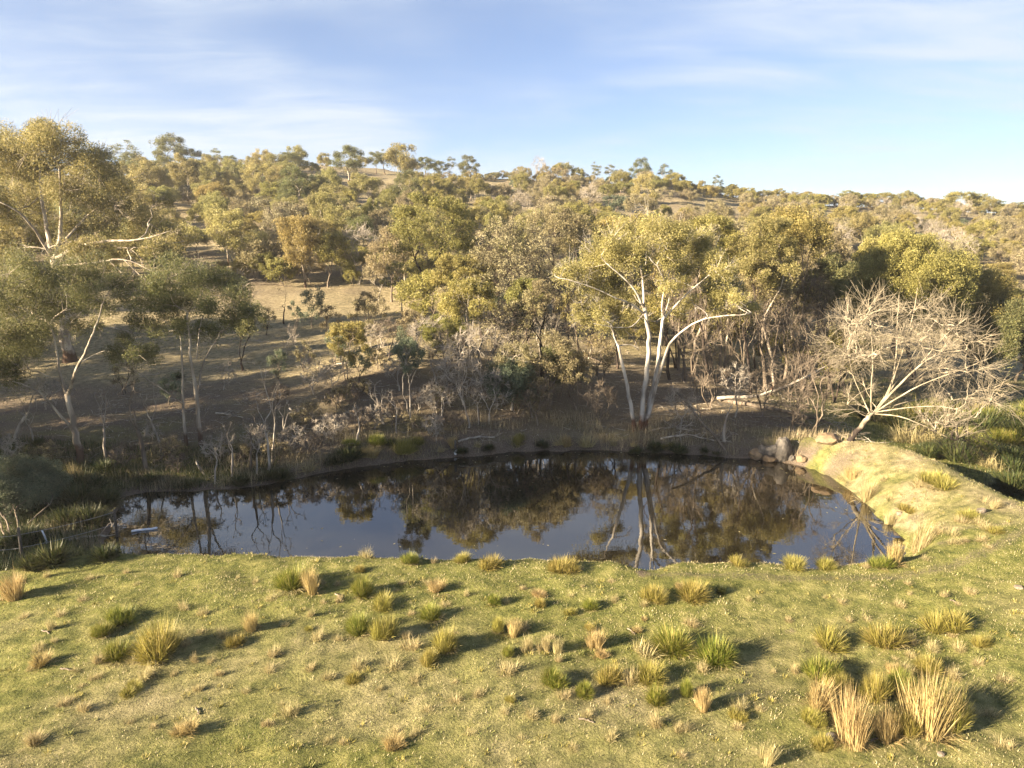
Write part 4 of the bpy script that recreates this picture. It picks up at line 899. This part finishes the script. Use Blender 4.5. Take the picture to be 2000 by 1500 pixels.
def tussock(key, px, py, w, h, p=None):
    p = ground(px, py) if p is None else p
    s = np.linalg.norm(p - np.array([0, 0, CAM_Z])) / FPX
    src = trand.choice(TP[key]); W = w * s * (1.12 if py < 1125 else 1.0); Hh = h * s * (.8 if key in 'to' else .95)
    sx = W / (1.0 if key in 'gykd' else .85) * 1.08; sz = max(Hh, .35 * W) / (.70 if key in 'gyk' else .55 if key == 'd' else .95)
    rz = trand.uniform(0, 6.28); loc = (p[0], p[1], p[2] - .03)
    tl = (trand.uniform(-.2, .2), trand.uniform(-.2, .2))
    if src.name not in tused:
        tused.add(src.name); o = src; o.location = Vector(loc); o.rotation_euler = (tl[0], tl[1], rz); o.scale = (sx, sx, sz)
    else: o = dup(src, loc, rz, sx, scz=sz, tilt=tl)
    tplaced.append([px, py, key, w, o]); return o
FIELD = '''d 90 1128 14 20;d 245 1120 14 16;d 345 1127 16 24;d 465 1130 12 14;d 500 1137 20 14;d 180 1130 22 14;g 224 1218 48 40;g 200 1241 38 36;t 103 1228 14 32;d 105 1252 14 16;y 303 1285 76 84;
g 225 1288 55 38;d 300 1296 46 26;d 380 1292 16 24;d 340 1320 15 20;d 430 1317 18 18;d 435 1242 25 28;y 460 1258 30 30;o 495 1228 26 46;d 525 1308 28 20;d 410 1295 18 16;
g 570 1150 62 54;o 612 1158 34 74;y 700 1114 20 18;g 712 1163 46 50;y 745 1184 45 38;g 703 1238 50 54;y 750 1240 46 62;o 860 1157 38 32;g 850 1207 46 42;y 875 1270 50 62;d 910 1162 16 24;g 963 1178 28 30;
d 605 1202 16 26;d 620 1247 30 30;d 540 1277 32 24;d 570 1393 36 34;d 700 1303 40 32;d 640 1322 30 20;y 690 1332 34 24;d 765 1303 46 28;d 800 1267 42 30;y 835 1293 36 42;d 810 1332 30 20;y 970 1232 25 42;
o 997 1238 32 50;g 993 1277 26 28;d 990 1313 45 40;d 835 1388 25 22;d 890 1373 35 26;d 935 1357 30 18;d 985 1392 20 22;d 915 1432 25 20;y 1280 1170 46 44;y 1358 1170 55 48;k 1408 1160 22 24;y 1053 1182 25 24;
g 1153 1189 32 34;d 1115 1167 20 14;d 1200 1174 20 16;t 1030 1270 25 46;t 1062 1270 25 52;t 1090 1272 24 48;d 1088 1290 18 18;o 1160 1262 32 44;g 1327 1265 78 58;g 1402 1291 80 64;d 1260 1278 56 34;g 1078 1332 50 44;
g 1135 1352 36 40;y 1190 1328 46 46;d 1240 1332 40 40;y 1275 1328 55 44;g 1283 1373 45 46;g 1340 1358 26 48;o 1365 1383 28 74;d 1280 1418 36 42;d 1040 1397 32 26;d 1082 1408 25 30;d 1190 1444 28 26;t 1495 1484 32 56;
y 1613 1260 62 54;y 1730 1257 70 52;y 1842 1224 58 50;y 1918 1262 30 26;d 1870 1272 28 26;g 1612 1324 66 56;o 1602 1386 52 66;y 1585 1411 36 34;o 1662 1446 56 108;y 1705 1364 46 66;o 1737 1444 38 74;g 1758 1354 46 56;
o 1812 1434 74 120;y 1838 1416 70 96;y 1810 1314 40 40;d 1550 1312 22 28;d 1755 1182 26 18;d 1540 1212 20 16;d 1645 1177 20 16;y 1765 1432 44 52;y 1635 1345 40 44;
g 802 1098 38 30;y 905 1096 32 28;y 957 1105 38 34;y 1098 1117 50 38;y 1290 1103 46 32;y 1438 1102 32 26;y 1555 1109 38 30;y 1615 1112 36 30;g 1715 1107 38 34;o 1748 1102 26 54;t 1790 1078 36 80;d 1808 1092 18 12;d 1695 1107 18 14;
t 615 1087 14 26;d 712 1087 26 26;y 1825 948 46 32;o 1655 938 32 36;t 1690 980 34 66;t 1735 1022 22 30;d 1130 1112 16 14;d 850 1098 16 14;k 105 1101 62 52;k 70 1110 46 34;k 200 1090 50 32;o 15 1174 42 62;d 1255 1182 26 18;
d 660 1142 16 12;d 1020 1150 20 14;d 1460 1172 18 14;d 60 1306 18 14;d 148 1310 20 12;d 1440 1420 24 18;d 1690 1210 20 14;d 1960 1330 26 18;d 1900 1390 24 18;d 770 1430 22 16;d 640 1450 24 16;d 300 1420 20 14;d 1120 1460 24 18;d 1330 1480 26 20;d 480 1350 20 16'''
for q in FIELD.replace('\n', '').split(';'):
    k, a, b, c, d = q.split(); tussock(k, int(a), int(b), int(c), int(d))
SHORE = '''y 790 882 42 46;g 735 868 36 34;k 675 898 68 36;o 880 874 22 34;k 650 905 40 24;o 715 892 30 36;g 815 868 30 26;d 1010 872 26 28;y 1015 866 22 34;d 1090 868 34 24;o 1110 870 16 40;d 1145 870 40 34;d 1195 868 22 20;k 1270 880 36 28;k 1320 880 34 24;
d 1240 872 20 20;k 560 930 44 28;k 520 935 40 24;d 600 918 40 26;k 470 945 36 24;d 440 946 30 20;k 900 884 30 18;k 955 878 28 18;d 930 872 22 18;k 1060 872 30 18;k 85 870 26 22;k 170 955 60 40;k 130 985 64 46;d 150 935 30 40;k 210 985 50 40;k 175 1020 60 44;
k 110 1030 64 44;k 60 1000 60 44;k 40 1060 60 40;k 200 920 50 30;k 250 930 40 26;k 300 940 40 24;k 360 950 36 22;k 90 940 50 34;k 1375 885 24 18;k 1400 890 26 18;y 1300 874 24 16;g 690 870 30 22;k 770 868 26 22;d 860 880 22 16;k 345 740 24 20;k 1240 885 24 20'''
for q in SHORE.replace('\n', '').split(';'):
    k, a, b, c, d = q.split(); tussock(k, int(a), int(b), int(c), int(d))
# the rushy flat beyond the dam wall at right
n = 0
while n < 74:
    x = trand.uniform(24, 46); y = trand.uniform(27, 54)
    p = np.array([x, y, hz(x, y)]); v = p - np.array([0, 0, CAM_Z]); d = F_ @ v; px, py = 1000 + FPX * (R_ @ v) / d, 750 - FPX * (U_ @ v) / d
    if float(sdist(DAM, np.array([x]), np.array([y]))[0]) < 2.2 or not 1690 < px < 2030 or py < 800 or py > 1000: continue
    w = trand.uniform(28, 70); tussock(trand.choice('kkkkdg'), px, py, w, w * trand.uniform(.5, .8), p); n += 1
for i in range(26):
    px = trand.uniform(1690, 1990); py = trand.uniform(890, 1085)
    if py < 860 + (px - 1690) * .42 or px < 1690 + (py - 930) * .75: continue
    w = trand.uniform(14, 30); tussock(trand.choice('dyd'), px, py, w, w * .75)
n = 0
while n < 95:
    px = trand.uniform(30, 1980); py = 1135 + 330 * trand.random() ** 1.25
    if any(abs(px - q[0]) < 26 and abs(py - q[1]) < 16 for q in tplaced): continue
    if px > 1330 and trand.random() < .45: continue
    w = trand.uniform(15, 36) * (.7 + .3 * (py - 1100) / 250); tussock(trand.choice('dddddydot'), px, py, w, w * trand.uniform(.6, 1.0)); n += 1
TL = {'g': 'green', 'y': 'yellow-green', 'k': 'dark green', 'd': 'straw-coloured', 't': 'tall straw-coloured', 'o': 'tall tawny'}
def tzone(px, py):
    if px > 1690 and py < 1000 and not (1800 < px < 1850 and py > 930): return 'on the shaded flat behind the dam wall'
    if py < 1000: return 'on the far shore' if px > 260 else 'on the shaded left end of the pond'
    if px > 1640 and py > 860 and py < 1090 and px > 1700 + (py - 930) * .75: return 'on the sunny dam wall'
    if py < 1076: return 'at the right water edge' if px > 1600 else 'on the shaded left end of the pond'
    if py < 1120: return 'along the near rim of the pond'
    b = 'upper' if py < 1200 else 'middle' if py < 1290 else 'lower' if py < 1380 else 'bottom'
    return '%s %s of the near grass' % ('in the', b + (' left' if px < 667 else ' centre' if px < 1333 else ' right'))
cells = {}
for m in tplaced:
    big = '' if m[3] < 34 or m[2] in 'to' else 'large '
    if m[2] == 'd' and m[3] < 24: big = 'small '
    cells.setdefault((big, m[2], tzone(m[0], m[1])), []).append(m)
for (bg, key, z), ms in cells.items():
    ms.sort(key=lambda m: m[0])
    for i, m in enumerate(ms):
        o = m[4]; o['category'] = 'tussock'; o['group'] = 'tussocks around the pond'
        o['label'] = '%s%s tussock %s%s' % (bg, TL[key], z, (', ' + ORD[i]) if len(ms) > 1 else '')

# ------------------------------------------------------------------ grass, reeds and litter that nobody could count
def sward(name, n, xr, yr, L, wid, mat, seed, keep, lean=.7, pw=1.0, label=None):
    rng = RNG(seed); x = rng.uniform(xr[0], xr[1], n); y = yr[0] + (yr[1] - yr[0]) * rng.uniform(0, 1, n) ** pw
    k = keep(x, y, rng); x, y = x[k], y[k]; n = len(x); z = height(x, y)
    l = L * rng.uniform(.5, 1.4, n) * (.6 + .8 * fbm(x / 1.5, y / 1.5, seed)); az = rng.uniform(0, 6.283, n); ti = lean * rng.uniform(0, 1, n) ** .7
    b = np.stack([x, y, z - .01], -1); d = np.stack([np.cos(az) * np.sin(ti), np.sin(az) * np.sin(ti), np.cos(ti)], -1)
    s = np.stack([-np.sin(az), np.cos(az), 0 * az], -1); w = (wid * rng.uniform(.7, 1.4, n))[:, None]
    v = np.stack([b - s * w * .5, b + s * w * .5, b + d * l[:, None]], 1).reshape(-1, 3)
    a = Acc(); a.add(v, None, np.arange(n * 3).reshape(-1, 3)); o = a.build(name, mat)
    return tag(o, label, None, None, 'stuff')
GR = leaf_mat('grass_green', [(.10, .125, .034), (.195, .205, .06), (.33, .305, .112)], .3, .25, .7, 0)
GD = leaf_mat('grass_straw', [(.30, .255, .14), (.44, .375, .22), (.56, .485, .31)], .25, .25, .7, 0)
GL = leaf_mat('bank_litter', [(.18, .15, .085), (.30, .25, .15), (.43, .36, .23)], .2, .3, .8, 0)
def inview(x, y): return np.abs(x) < .80 * y + 1.5
def k_near(x, y, r):
    return inview(x, y) & (sdist(POND, x, y) > .25) & (sdist(DAM, x, y) < 3) & (r.uniform(size=len(x)) < .35 + .9 * (fbm(x / 1.1, y / .9, 3) - .2))
def k_neard(x, y, r):
    m = sstep(.42, .62, fbm(x / 2.2, y / 1.5, 44)) * .9 + sstep(17, 12, y) * .35 + .12
    return inview(x, y) & (sdist(POND, x, y) > .25) & (sdist(DAM, x, y) < 3) & (r.uniform(size=len(x)) < m)
sward('grass', 330000, (-22, 27), (9, 36), .05, .016, GR, 701, k_near, .9, 1.25, 'short green pasture on the dam bank')
sward('dry_grass', 200000, (-22, 27), (9, 36), .06, .014, GD, 702, k_neard, .9, 1.25, 'short bleached straw through the pasture')
def tufts(name, n, xr, yr, nb, L, mat, seed, keep, label):
    rng = RNG(seed); x = rng.uniform(xr[0], xr[1], n); y = rng.uniform(yr[0], yr[1], n); k = keep(x, y, rng); x, y = x[k], y[k]; z = height(x, y); a = Acc()
    for i in range(len(x)):
        s = rng.uniform(.5, 1.5); blades(a, int(nb * s), L * s, .85, .012, .07 * s, rng, .5, 0, (x[i], y[i], z[i] - .01), .3)
    # blades() keeps tips above z = .01, which is below this ground
    return tag(a.build(name, mat), label, None, None, 'stuff')
def k_tuft(x, y, r): return inview(x, y) & (sdist(POND, x, y) > .3) & (sdist(DAM, x, y) < 2.5) & (r.uniform(size=len(x)) < .15 + 1.1 * sstep(.42, .66, fbm(x / 2.0, y / 1.6, 91)))
tufts('grass_tufts', 1500, (-20, 27), (10, 34), 26, .11, TUS['y'], 711, k_tuft, 'small bleached tufts through the pasture')
tufts('grass_tufts', 1300, (-20, 27), (10, 34), 26, .12, GR, 712, k_tuft, 'small green tufts through the pasture')
def k_far(x, y, r): return inview(x, y) & (sdist(POND, x, y) > .6) & (sdist(DAM, x, y) > 2) & (r.uniform(size=len(x)) < .3 + .9 * (fbm(x / 2.5, y / 1.6, 9) - .25))
sward('dry_grass', 150000, (-50, 50), (26, 100), .11, .035, GL, 703, k_far, .8, 1.5, 'thin dry pasture on the far slope')
def k_shore(x, y, r):
    s = sdist(POND, x, y); return (s > .02) & (s < 4.5) & (y > 25) & (sdist(DAM, x, y) > .5) & (r.uniform(size=len(x)) < np.exp(-s / 1.8) * (.06 + 1.5 * sstep(.45, .62, fbm(x / 1.5, y / 1.2, 17))))
sward('reeds', 150000, (-20, 18), (24, 42), .46, .022, GL, 704, k_shore, .6, 1.0, 'brown matted sedge along the far waterline')
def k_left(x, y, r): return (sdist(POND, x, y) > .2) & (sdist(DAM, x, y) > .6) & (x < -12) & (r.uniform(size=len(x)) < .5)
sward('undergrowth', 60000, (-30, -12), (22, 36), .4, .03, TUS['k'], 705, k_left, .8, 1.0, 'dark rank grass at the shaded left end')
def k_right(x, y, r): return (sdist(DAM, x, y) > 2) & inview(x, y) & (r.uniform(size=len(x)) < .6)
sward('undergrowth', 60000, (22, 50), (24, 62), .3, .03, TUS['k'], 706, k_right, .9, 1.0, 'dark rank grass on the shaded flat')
# ------------------------------------------------------------------ fallen wood, rocks, fence and small things
def log(name, pts, r0, r1, nt, label, seed, cat='branch', bark='pale', tl=.9, group=None, tr=.014, lie=True):
    """pts: (px, py, metres above the ground); with lie=False a third and fourth value give height and distance"""
    rng = RNG(seed); t = Tree(rng); P = []
    for p in pts:
        if lie:
            g = ground(p[0], p[1] ); g = g + np.array([0, 0, (p[2] if len(p) > 2 else 0) + r0 * .6])
        else: g = on_y(p[0], p[1], p[2])
        P.append(g)
    P = np.array(P); k = np.linspace(0, len(P) - 1, (len(P) - 1) * 4 + 1)
    W = np.stack([np.interp(k, np.arange(len(P)), P[:, i]) for i in range(3)], -1); W[1:-1] = (W[:-2] + 2 * W[1:-1] + W[2:]) / 4
    W[1:-1] += rng.normal(size=W[1:-1].shape) * r0 * .3
    t.w.tube(W, np.linspace(r0, r1, len(W)), 7)
    b = P[0].copy(); sub = Acc(); L0 = np.linalg.norm(P[-1] - P[0])
    for i in range(nt):
        q = W[rng.integers(len(W) // 4, len(W))]; v = (P[-1] - P[0]) / L0 + rng.normal(size=3) * .6; v[2] = abs(v[2]) * .8 + .05; v /= np.linalg.norm(v)
        l = tl * rng.uniform(.5, 1.3); m = q + v * l * .5 + rng.normal(size=3) * l * .08; e = q + v * l + rng.normal(size=3) * l * .12
        sub.tube(np.array([q, m, e]), [tr * 1.5, tr, tr * .5], 4, False)
        for _ in range(3):
            v2 = v + rng.normal(size=3) * .5; v2 /= np.linalg.norm(v2); l2 = l * rng.uniform(.3, .7); s = q + (e - q) * rng.uniform(.3, .9)
            sub.tube(np.array([s, s + v2 * l2 * .5 + rng.normal(size=3) * l2 * .06, s + v2 * l2]), [tr * .8, tr * .6, tr * .3], 3, False)
    o = empty(name, b, label, cat, group)
    t.w.build('stem', BARK[bark], o, True, b)
    if nt: sub.build('twigs', BARK[bark], o, True, b)
    return o
y38 = ground(1425, 888)[1]
log('fallen_pole', [(1425, 892, y38), (1390, 845, y38 + .8), (1355, 803, y38 + 1.8), (1322, 766, y38 + 3)], .09, .05, 5, 'long straight dead pole slanting from the bank down into the water', 801, bark='grey', lie=False)
yb = ground(1400, 785)[1]
log('leaning_limb', [(1400, 778, yb), (1490, 772, yb - .5), (1555, 745, yb - 1), (1612, 716, yb - 1.2)], .13, .05, 9, 'long pale dead limb reaching up to the right in front of the belt', 802, bark='pale', lie=False)
log('fallen_log', [(1405, 782), (1480, 800, .1), (1560, 815, .15), (1625, 832)], .16, .06, 16, 'dark fallen log with bleached branches lying below the right belt', 803, 'log', 'grey', 1.6)
for i, (pts, n, lab) in enumerate([
    ([(1270, 842), (1310, 838, .1), (1350, 845, .1)], 12, 'bleached branch heap right beside the foot of the white gum'),
    ([(1290, 858), (1340, 852, .1), (1395, 862)], 14, 'bleached branch heap on the shore between the white gum and the pole'),
    ([(1440, 838), (1500, 832, .2), (1560, 848)], 14, 'grey branch heap on the dark bank behind the boulders'),
    ([(1470, 815), (1530, 822, .2), (1590, 838)], 14, 'grey branch heap higher on the bank behind the boulders'),
    ([(676, 724, .5), (652, 726, .45), (626, 744, .2), (602, 756)], 12, 'arched fallen limb left of the feathery olive small tree'),
    ([(566, 808, .3), (580, 822, .2), (600, 838)], 12, 'bright bleached branch lying over brush on the left bank'),
    ([(422, 808), (450, 814, .1), (476, 818)], 5, 'pale fallen branch on the grass above the stick cluster'),
    ([(745, 700), (775, 690, .2), (815, 682)], 12, 'bleached fallen limb on the slope below the paddock edge'),
    ([(830, 780), (870, 768, .2), (905, 776)], 10, 'grey fallen twigs at the slender leaning bare tree'),
    ([(440, 915), (462, 905, .2), (480, 912)], 12, 'tangled grey brush on the bank at the stick cluster'),
    ([(300, 905), (330, 893, .2), (352, 905)], 12, 'tangled grey brush at the foot of the twin-trunked gum'),
    ([(215, 640), (245, 648, .1), (262, 652)], 6, 'bleached branch on the ground behind the two left gums'),
    ([(470, 560), (530, 556, .1), (575, 562)], 8, 'dark fallen limb at the back edge of the paddock'),
    ([(1110, 690), (1150, 700, .1), (1190, 715)], 8, 'grey fallen limb on the dark ground left of the white gum')]):
    log('fallen_branch', pts, .06, .025, n, lab, 810 + i, group='fallen branches on the far side', bark='grey' if 'grey' in lab or 'dark' in lab else 'pale')
yl = on_z(410, 945)[1]
log('curved_branch', [(383, 902, yl + 1.2), (390, 918, yl + .7), (402, 930, yl + .3), (414, 952, yl)], .05, .03, 2, 'curved pale branch dipping into the water at the left bank', 840, lie=False)
ys = on_z(900, 886)[1]
log('shore_log', [(895, 864), (925, 858, .12), (966, 856)], .07, .04, 3, 'bleached log lying along the far shore beside the dark post', 841, 'log')
log('shore_log', [(128, 1058), (160, 1052, .05), (206, 1049)], .06, .04, 2, 'pale log lying at the left end of the pond', 842, 'log', 'pale')
for i, (a, b, c, d) in enumerate([(82, 1232, 97, 1238), (118, 1307, 140, 1310), (383, 1384, 390, 1396), (1225, 1228, 1240, 1238), (1855, 1172, 1868, 1178), (1762, 998, 1746, 994), (655, 1160, 668, 1172), (1130, 1404, 1160, 1412), (1700, 1448, 1725, 1440)]):
    log('stick', [(a, b), (.5 * (a + c), .5 * (b + d), .02), (c, d)], .025, .015, 0, 'short bleached stick on the near grass, ' + ORD[i] + ' of the sticks' if i != 5 else 'bleached board at the right water edge below the dam wall', 850 + i, 'stick', 'grey', group='sticks on the grass')

import bmesh
ROCK = {'grey': plain_mat('grey_rock', (.05, .045, .038), (.13, .115, .095), 5.0), 'tan': plain_mat('tan_rock', (.12, .085, .05), (.24, .17, .095), 4.0), 'pale': plain_mat('pale_rock', (.10, .085, .065), (.20, .165, .125), 6.0)}
def rock(px, py, w, h, kind, seed, label, name='boulder'):
    rng = RNG(seed); p = ground(px, py); s = np.linalg.norm(p - np.array([0, 0, CAM_Z])) / FPX
    bm = bmesh.new(); bmesh.ops.create_icosphere(bm, subdivisions=3, radius=1.0)
    pl = rng.normal(size=(9, 3)); pl /= np.linalg.norm(pl, axis=1)[:, None]; off = rng.uniform(.62, .9, 9)
    for v in bm.verts:
        c = np.array(v.co)
        for n, o in zip(pl, off):
            e = c @ n - o
            if e > 0: c = c - n * e * .92
        c *= 1 + .05 * math.sin(c[0] * 7 + seed) * math.cos(c[1] * 6) + .03 * math.sin(c[2] * 17 + c[0] * 13)
        v.co = Vector((c[0] * w * s * .56, c[1] * w * s * .5, c[2] * h * s * .66))
    me = bpy.data.meshes.new(name); bm.to_mesh(me); bm.free(); me.materials.append(ROCK[kind])
    o = bpy.data.objects.new(name, me); COL.objects.link(o); o.location = (p[0], p[1], p[2] + h * s * .16); o.rotation_euler = (0, 0, rng.uniform(-.5, .5))
    return tag(o, label, 'rock', 'boulders at the far right of the water')
rock(1477, 893, 26, 20, 'tan', 901, 'leftmost brown boulder in the group at the water')
rock(1490, 890, 22, 26, 'grey', 902, 'narrow grey-brown boulder second in the group at the water')
rock(1510, 886, 30, 26, 'grey', 903, 'rounded grey boulder in the middle of the group')
rock(1528, 888, 34, 40, 'grey', 904, 'tallest grey boulder at the right of the group')
rock(1503, 898, 28, 14, 'tan', 905, 'low flat brown boulder in front of the group at the waterline')
rock(1566, 899, 20, 13, 'tan', 906, 'single pinkish stone right of the boulder group')
rock(1545, 897, 12, 10, 'grey', 907, 'small mossy stone right of the tallest boulder')
rock(1618, 862, 48, 18, 'tan', 908, 'flat orange slab of rock beside the leaning bare tree')
rock(1917, 1000, 14, 9, 'pale', 909, 'pale stone on the crest of the dam wall', 'stone')
rock(1990, 1148, 12, 6, 'pale', 910, 'pale stone on the grass at the right edge', 'stone')
rock(1625, 1440, 18, 8, 'grey', 911, 'grey stone beside the tall tawny tussocks', 'stone')
rock(1838, 1475, 11, 6, 'pale', 912, 'small white stone at the lower right of the grass', 'stone')
rock(1756, 1004, 10, 7, 'pale', 913, 'small pale stone beneath the board at the right water edge', 'stone')

PW = plain_mat('weathered_post', (.03, .026, .022), (.09, .075, .06), 9.0)
WH = plain_mat('white_plastic', (.62, .66, .70), (.78, .8, .82), 9.0, .4, .05)
WR = plain_mat('fence_wire_metal', (.22, .22, .22), (.35, .35, .35), 9.0, .45, .05)
def post(p, h, r, name, parent=None, mat=PW, shift=None):
    a = Acc(); a.tube(np.array([p, p + np.array([.02, 0, h * .5]), p + np.array([.03, .01, h])]), [r, r * .95, r * .9], 8); return a.build(name, mat, parent, False, shift)
p = ground(889, 884); po = empty('water_post', p, 'dark post with a white foot standing in the water at the far shore', 'post')
post(p + np.array([0, 0, -.3]), 1.0, .085, 'shaft', po, PW, p); post(p + np.array([0, 0, -.25]), .42, .10, 'foot', po, WH, p)
f0, f1, f2 = ground(-40, 1100), ground(44, 1098), on_z(228, 1048, 0.0)
fo = empty('wire_fence', f1, 'sagging wire fence running out into the left end of the pond', 'fence')
for q, h in ((f0, 1.35), (f1, 1.3), (f2, 1.15)): post(q + np.array([0, 0, -.4]), h + .4, .055, 'post', fo, PW, f1)
for k in (.55, 1.05):
    a = Acc(); W = []
    for qa, qb in ((f0, f1), (f1, f2)):
        for t in np.linspace(0, 1, 7)[:-1]: W.append(qa + (qb - qa) * t + np.array([0, 0, k - .25 * t * (1 - t)]))
    W.append(f2 + np.array([0, 0, k])); a.tube(np.array(W), [.009] * len(W), 4, False); a.build('wire', WR, fo, False, f1)
a = Acc(); A, B = on_z(256, 1037, .05), on_z(306, 1031, .05); a.tube(np.linspace(A, B, 6) + RNG(3).normal(size=(6, 3)) * .02, [.05] * 6, 8)
o = a.build('floating_pipe', WH, None, True, A); o.location = Vector(A); tag(o, 'white plastic pipe floating on the left end of the pond', 'pipe')
A = ground(92, 1062); a = Acc(); a.tube(np.array([A, A + np.array([-.05, 0, .3]), A + np.array([-.12, 0, .55])]), [.035, .035, .03], 8)
o = a.build('marker_peg', WH, None, True, A); o.location = Vector(A); tag(o, 'short white marker peg among the tussocks at the left end', 'peg')
rng = RNG(960); n = 1500; x = rng.uniform(-16, 20, n); y = rng.uniform(24, 38, n); s = sdist(POND, x, y)
k = (s < -.15) & (rng.uniform(size=n) < np.exp(s / .9) * 1.2 + .02); x, y = x[k], y[k]; n = len(x)
az = rng.uniform(0, 6.28, n); l = rng.uniform(.03, .09, n); a = Acc()
p = np.stack([x, y, np.full(n, .006)], -1); u = np.stack([np.cos(az), np.sin(az), 0 * az], -1) * l[:, None]; v = np.stack([-np.sin(az), np.cos(az), 0 * az], -1) * l[:, None] * .45
a.add(np.stack([p - u, p + v, p + u, p - v], 1).reshape(-1, 3), np.arange(n * 4).reshape(-1, 4))
tag(a.build('floating_leaves', LEAF['brown']), 'fallen leaves floating near the edges of the pond', None, None, 'stuff')
rng = RNG(950); a = Acc(); n = 4200
x = rng.uniform(-26, 22, n); y = 34 + 26 * rng.uniform(0, 1, n) ** 1.4
k = (sdist(POND, x, y) > .8) & (sdist(DAM, x, y) > .5) & (rng.uniform(size=n) < fbm(x / 3, y / 3, 77) * 1.2); x, y = x[k], y[k]
z = height(x, y)
for i in range(len(x)):
    an = rng.uniform(0, 6.28); l = rng.uniform(.2, .9); d = np.array([math.cos(an), math.sin(an), rng.uniform(-.05, .35)]) * l
    c = np.array([x[i], y[i], z[i] + .02]); a.tube(np.array([c, c + d * .5 + rng.normal(size=3) * .04, c + d]), [.018, .014, .006], 3, False)
tag(a.build('twig_litter', BARK['pale'], None, True), 'dead twigs and bark littering the ground under the trees', None, None, 'stuff')
# ------------------------------------------------------------------ the faint haze over the valley
hm, hnt = new_mat('haze_air')
hv = N(hnt, 'ShaderNodeVolumePrincipled', Density=0.00028, Anisotropy=0.3); hv.inputs['Color'].default_value = (.93, .95, 1, 1)
ho = N(hnt, 'ShaderNodeOutputMaterial'); hnt.links.new(hv.outputs[0], ho.inputs['Volume'])
top = 62.0
me = bpy.data.meshes.new('haze'); x0, x1, y0, y1, z0, z1 = -950, 950, -450, 1600, float(GZ.min()) - 1.5, top
me.from_pydata([(x, y, z) for z in (z0, z1) for y in (y0, y1) for x in (x0, x1)], [], [(0, 2, 3, 1), (4, 5, 7, 6), (0, 1, 5, 4), (2, 6, 7, 3), (0, 4, 6, 2), (1, 3, 7, 5)])
me.materials.append(hm); hob = bpy.data.objects.new('haze', me); COL.objects.link(hob); tag(hob, 'faint pale haze in the valley air', None, None, 'stuff')
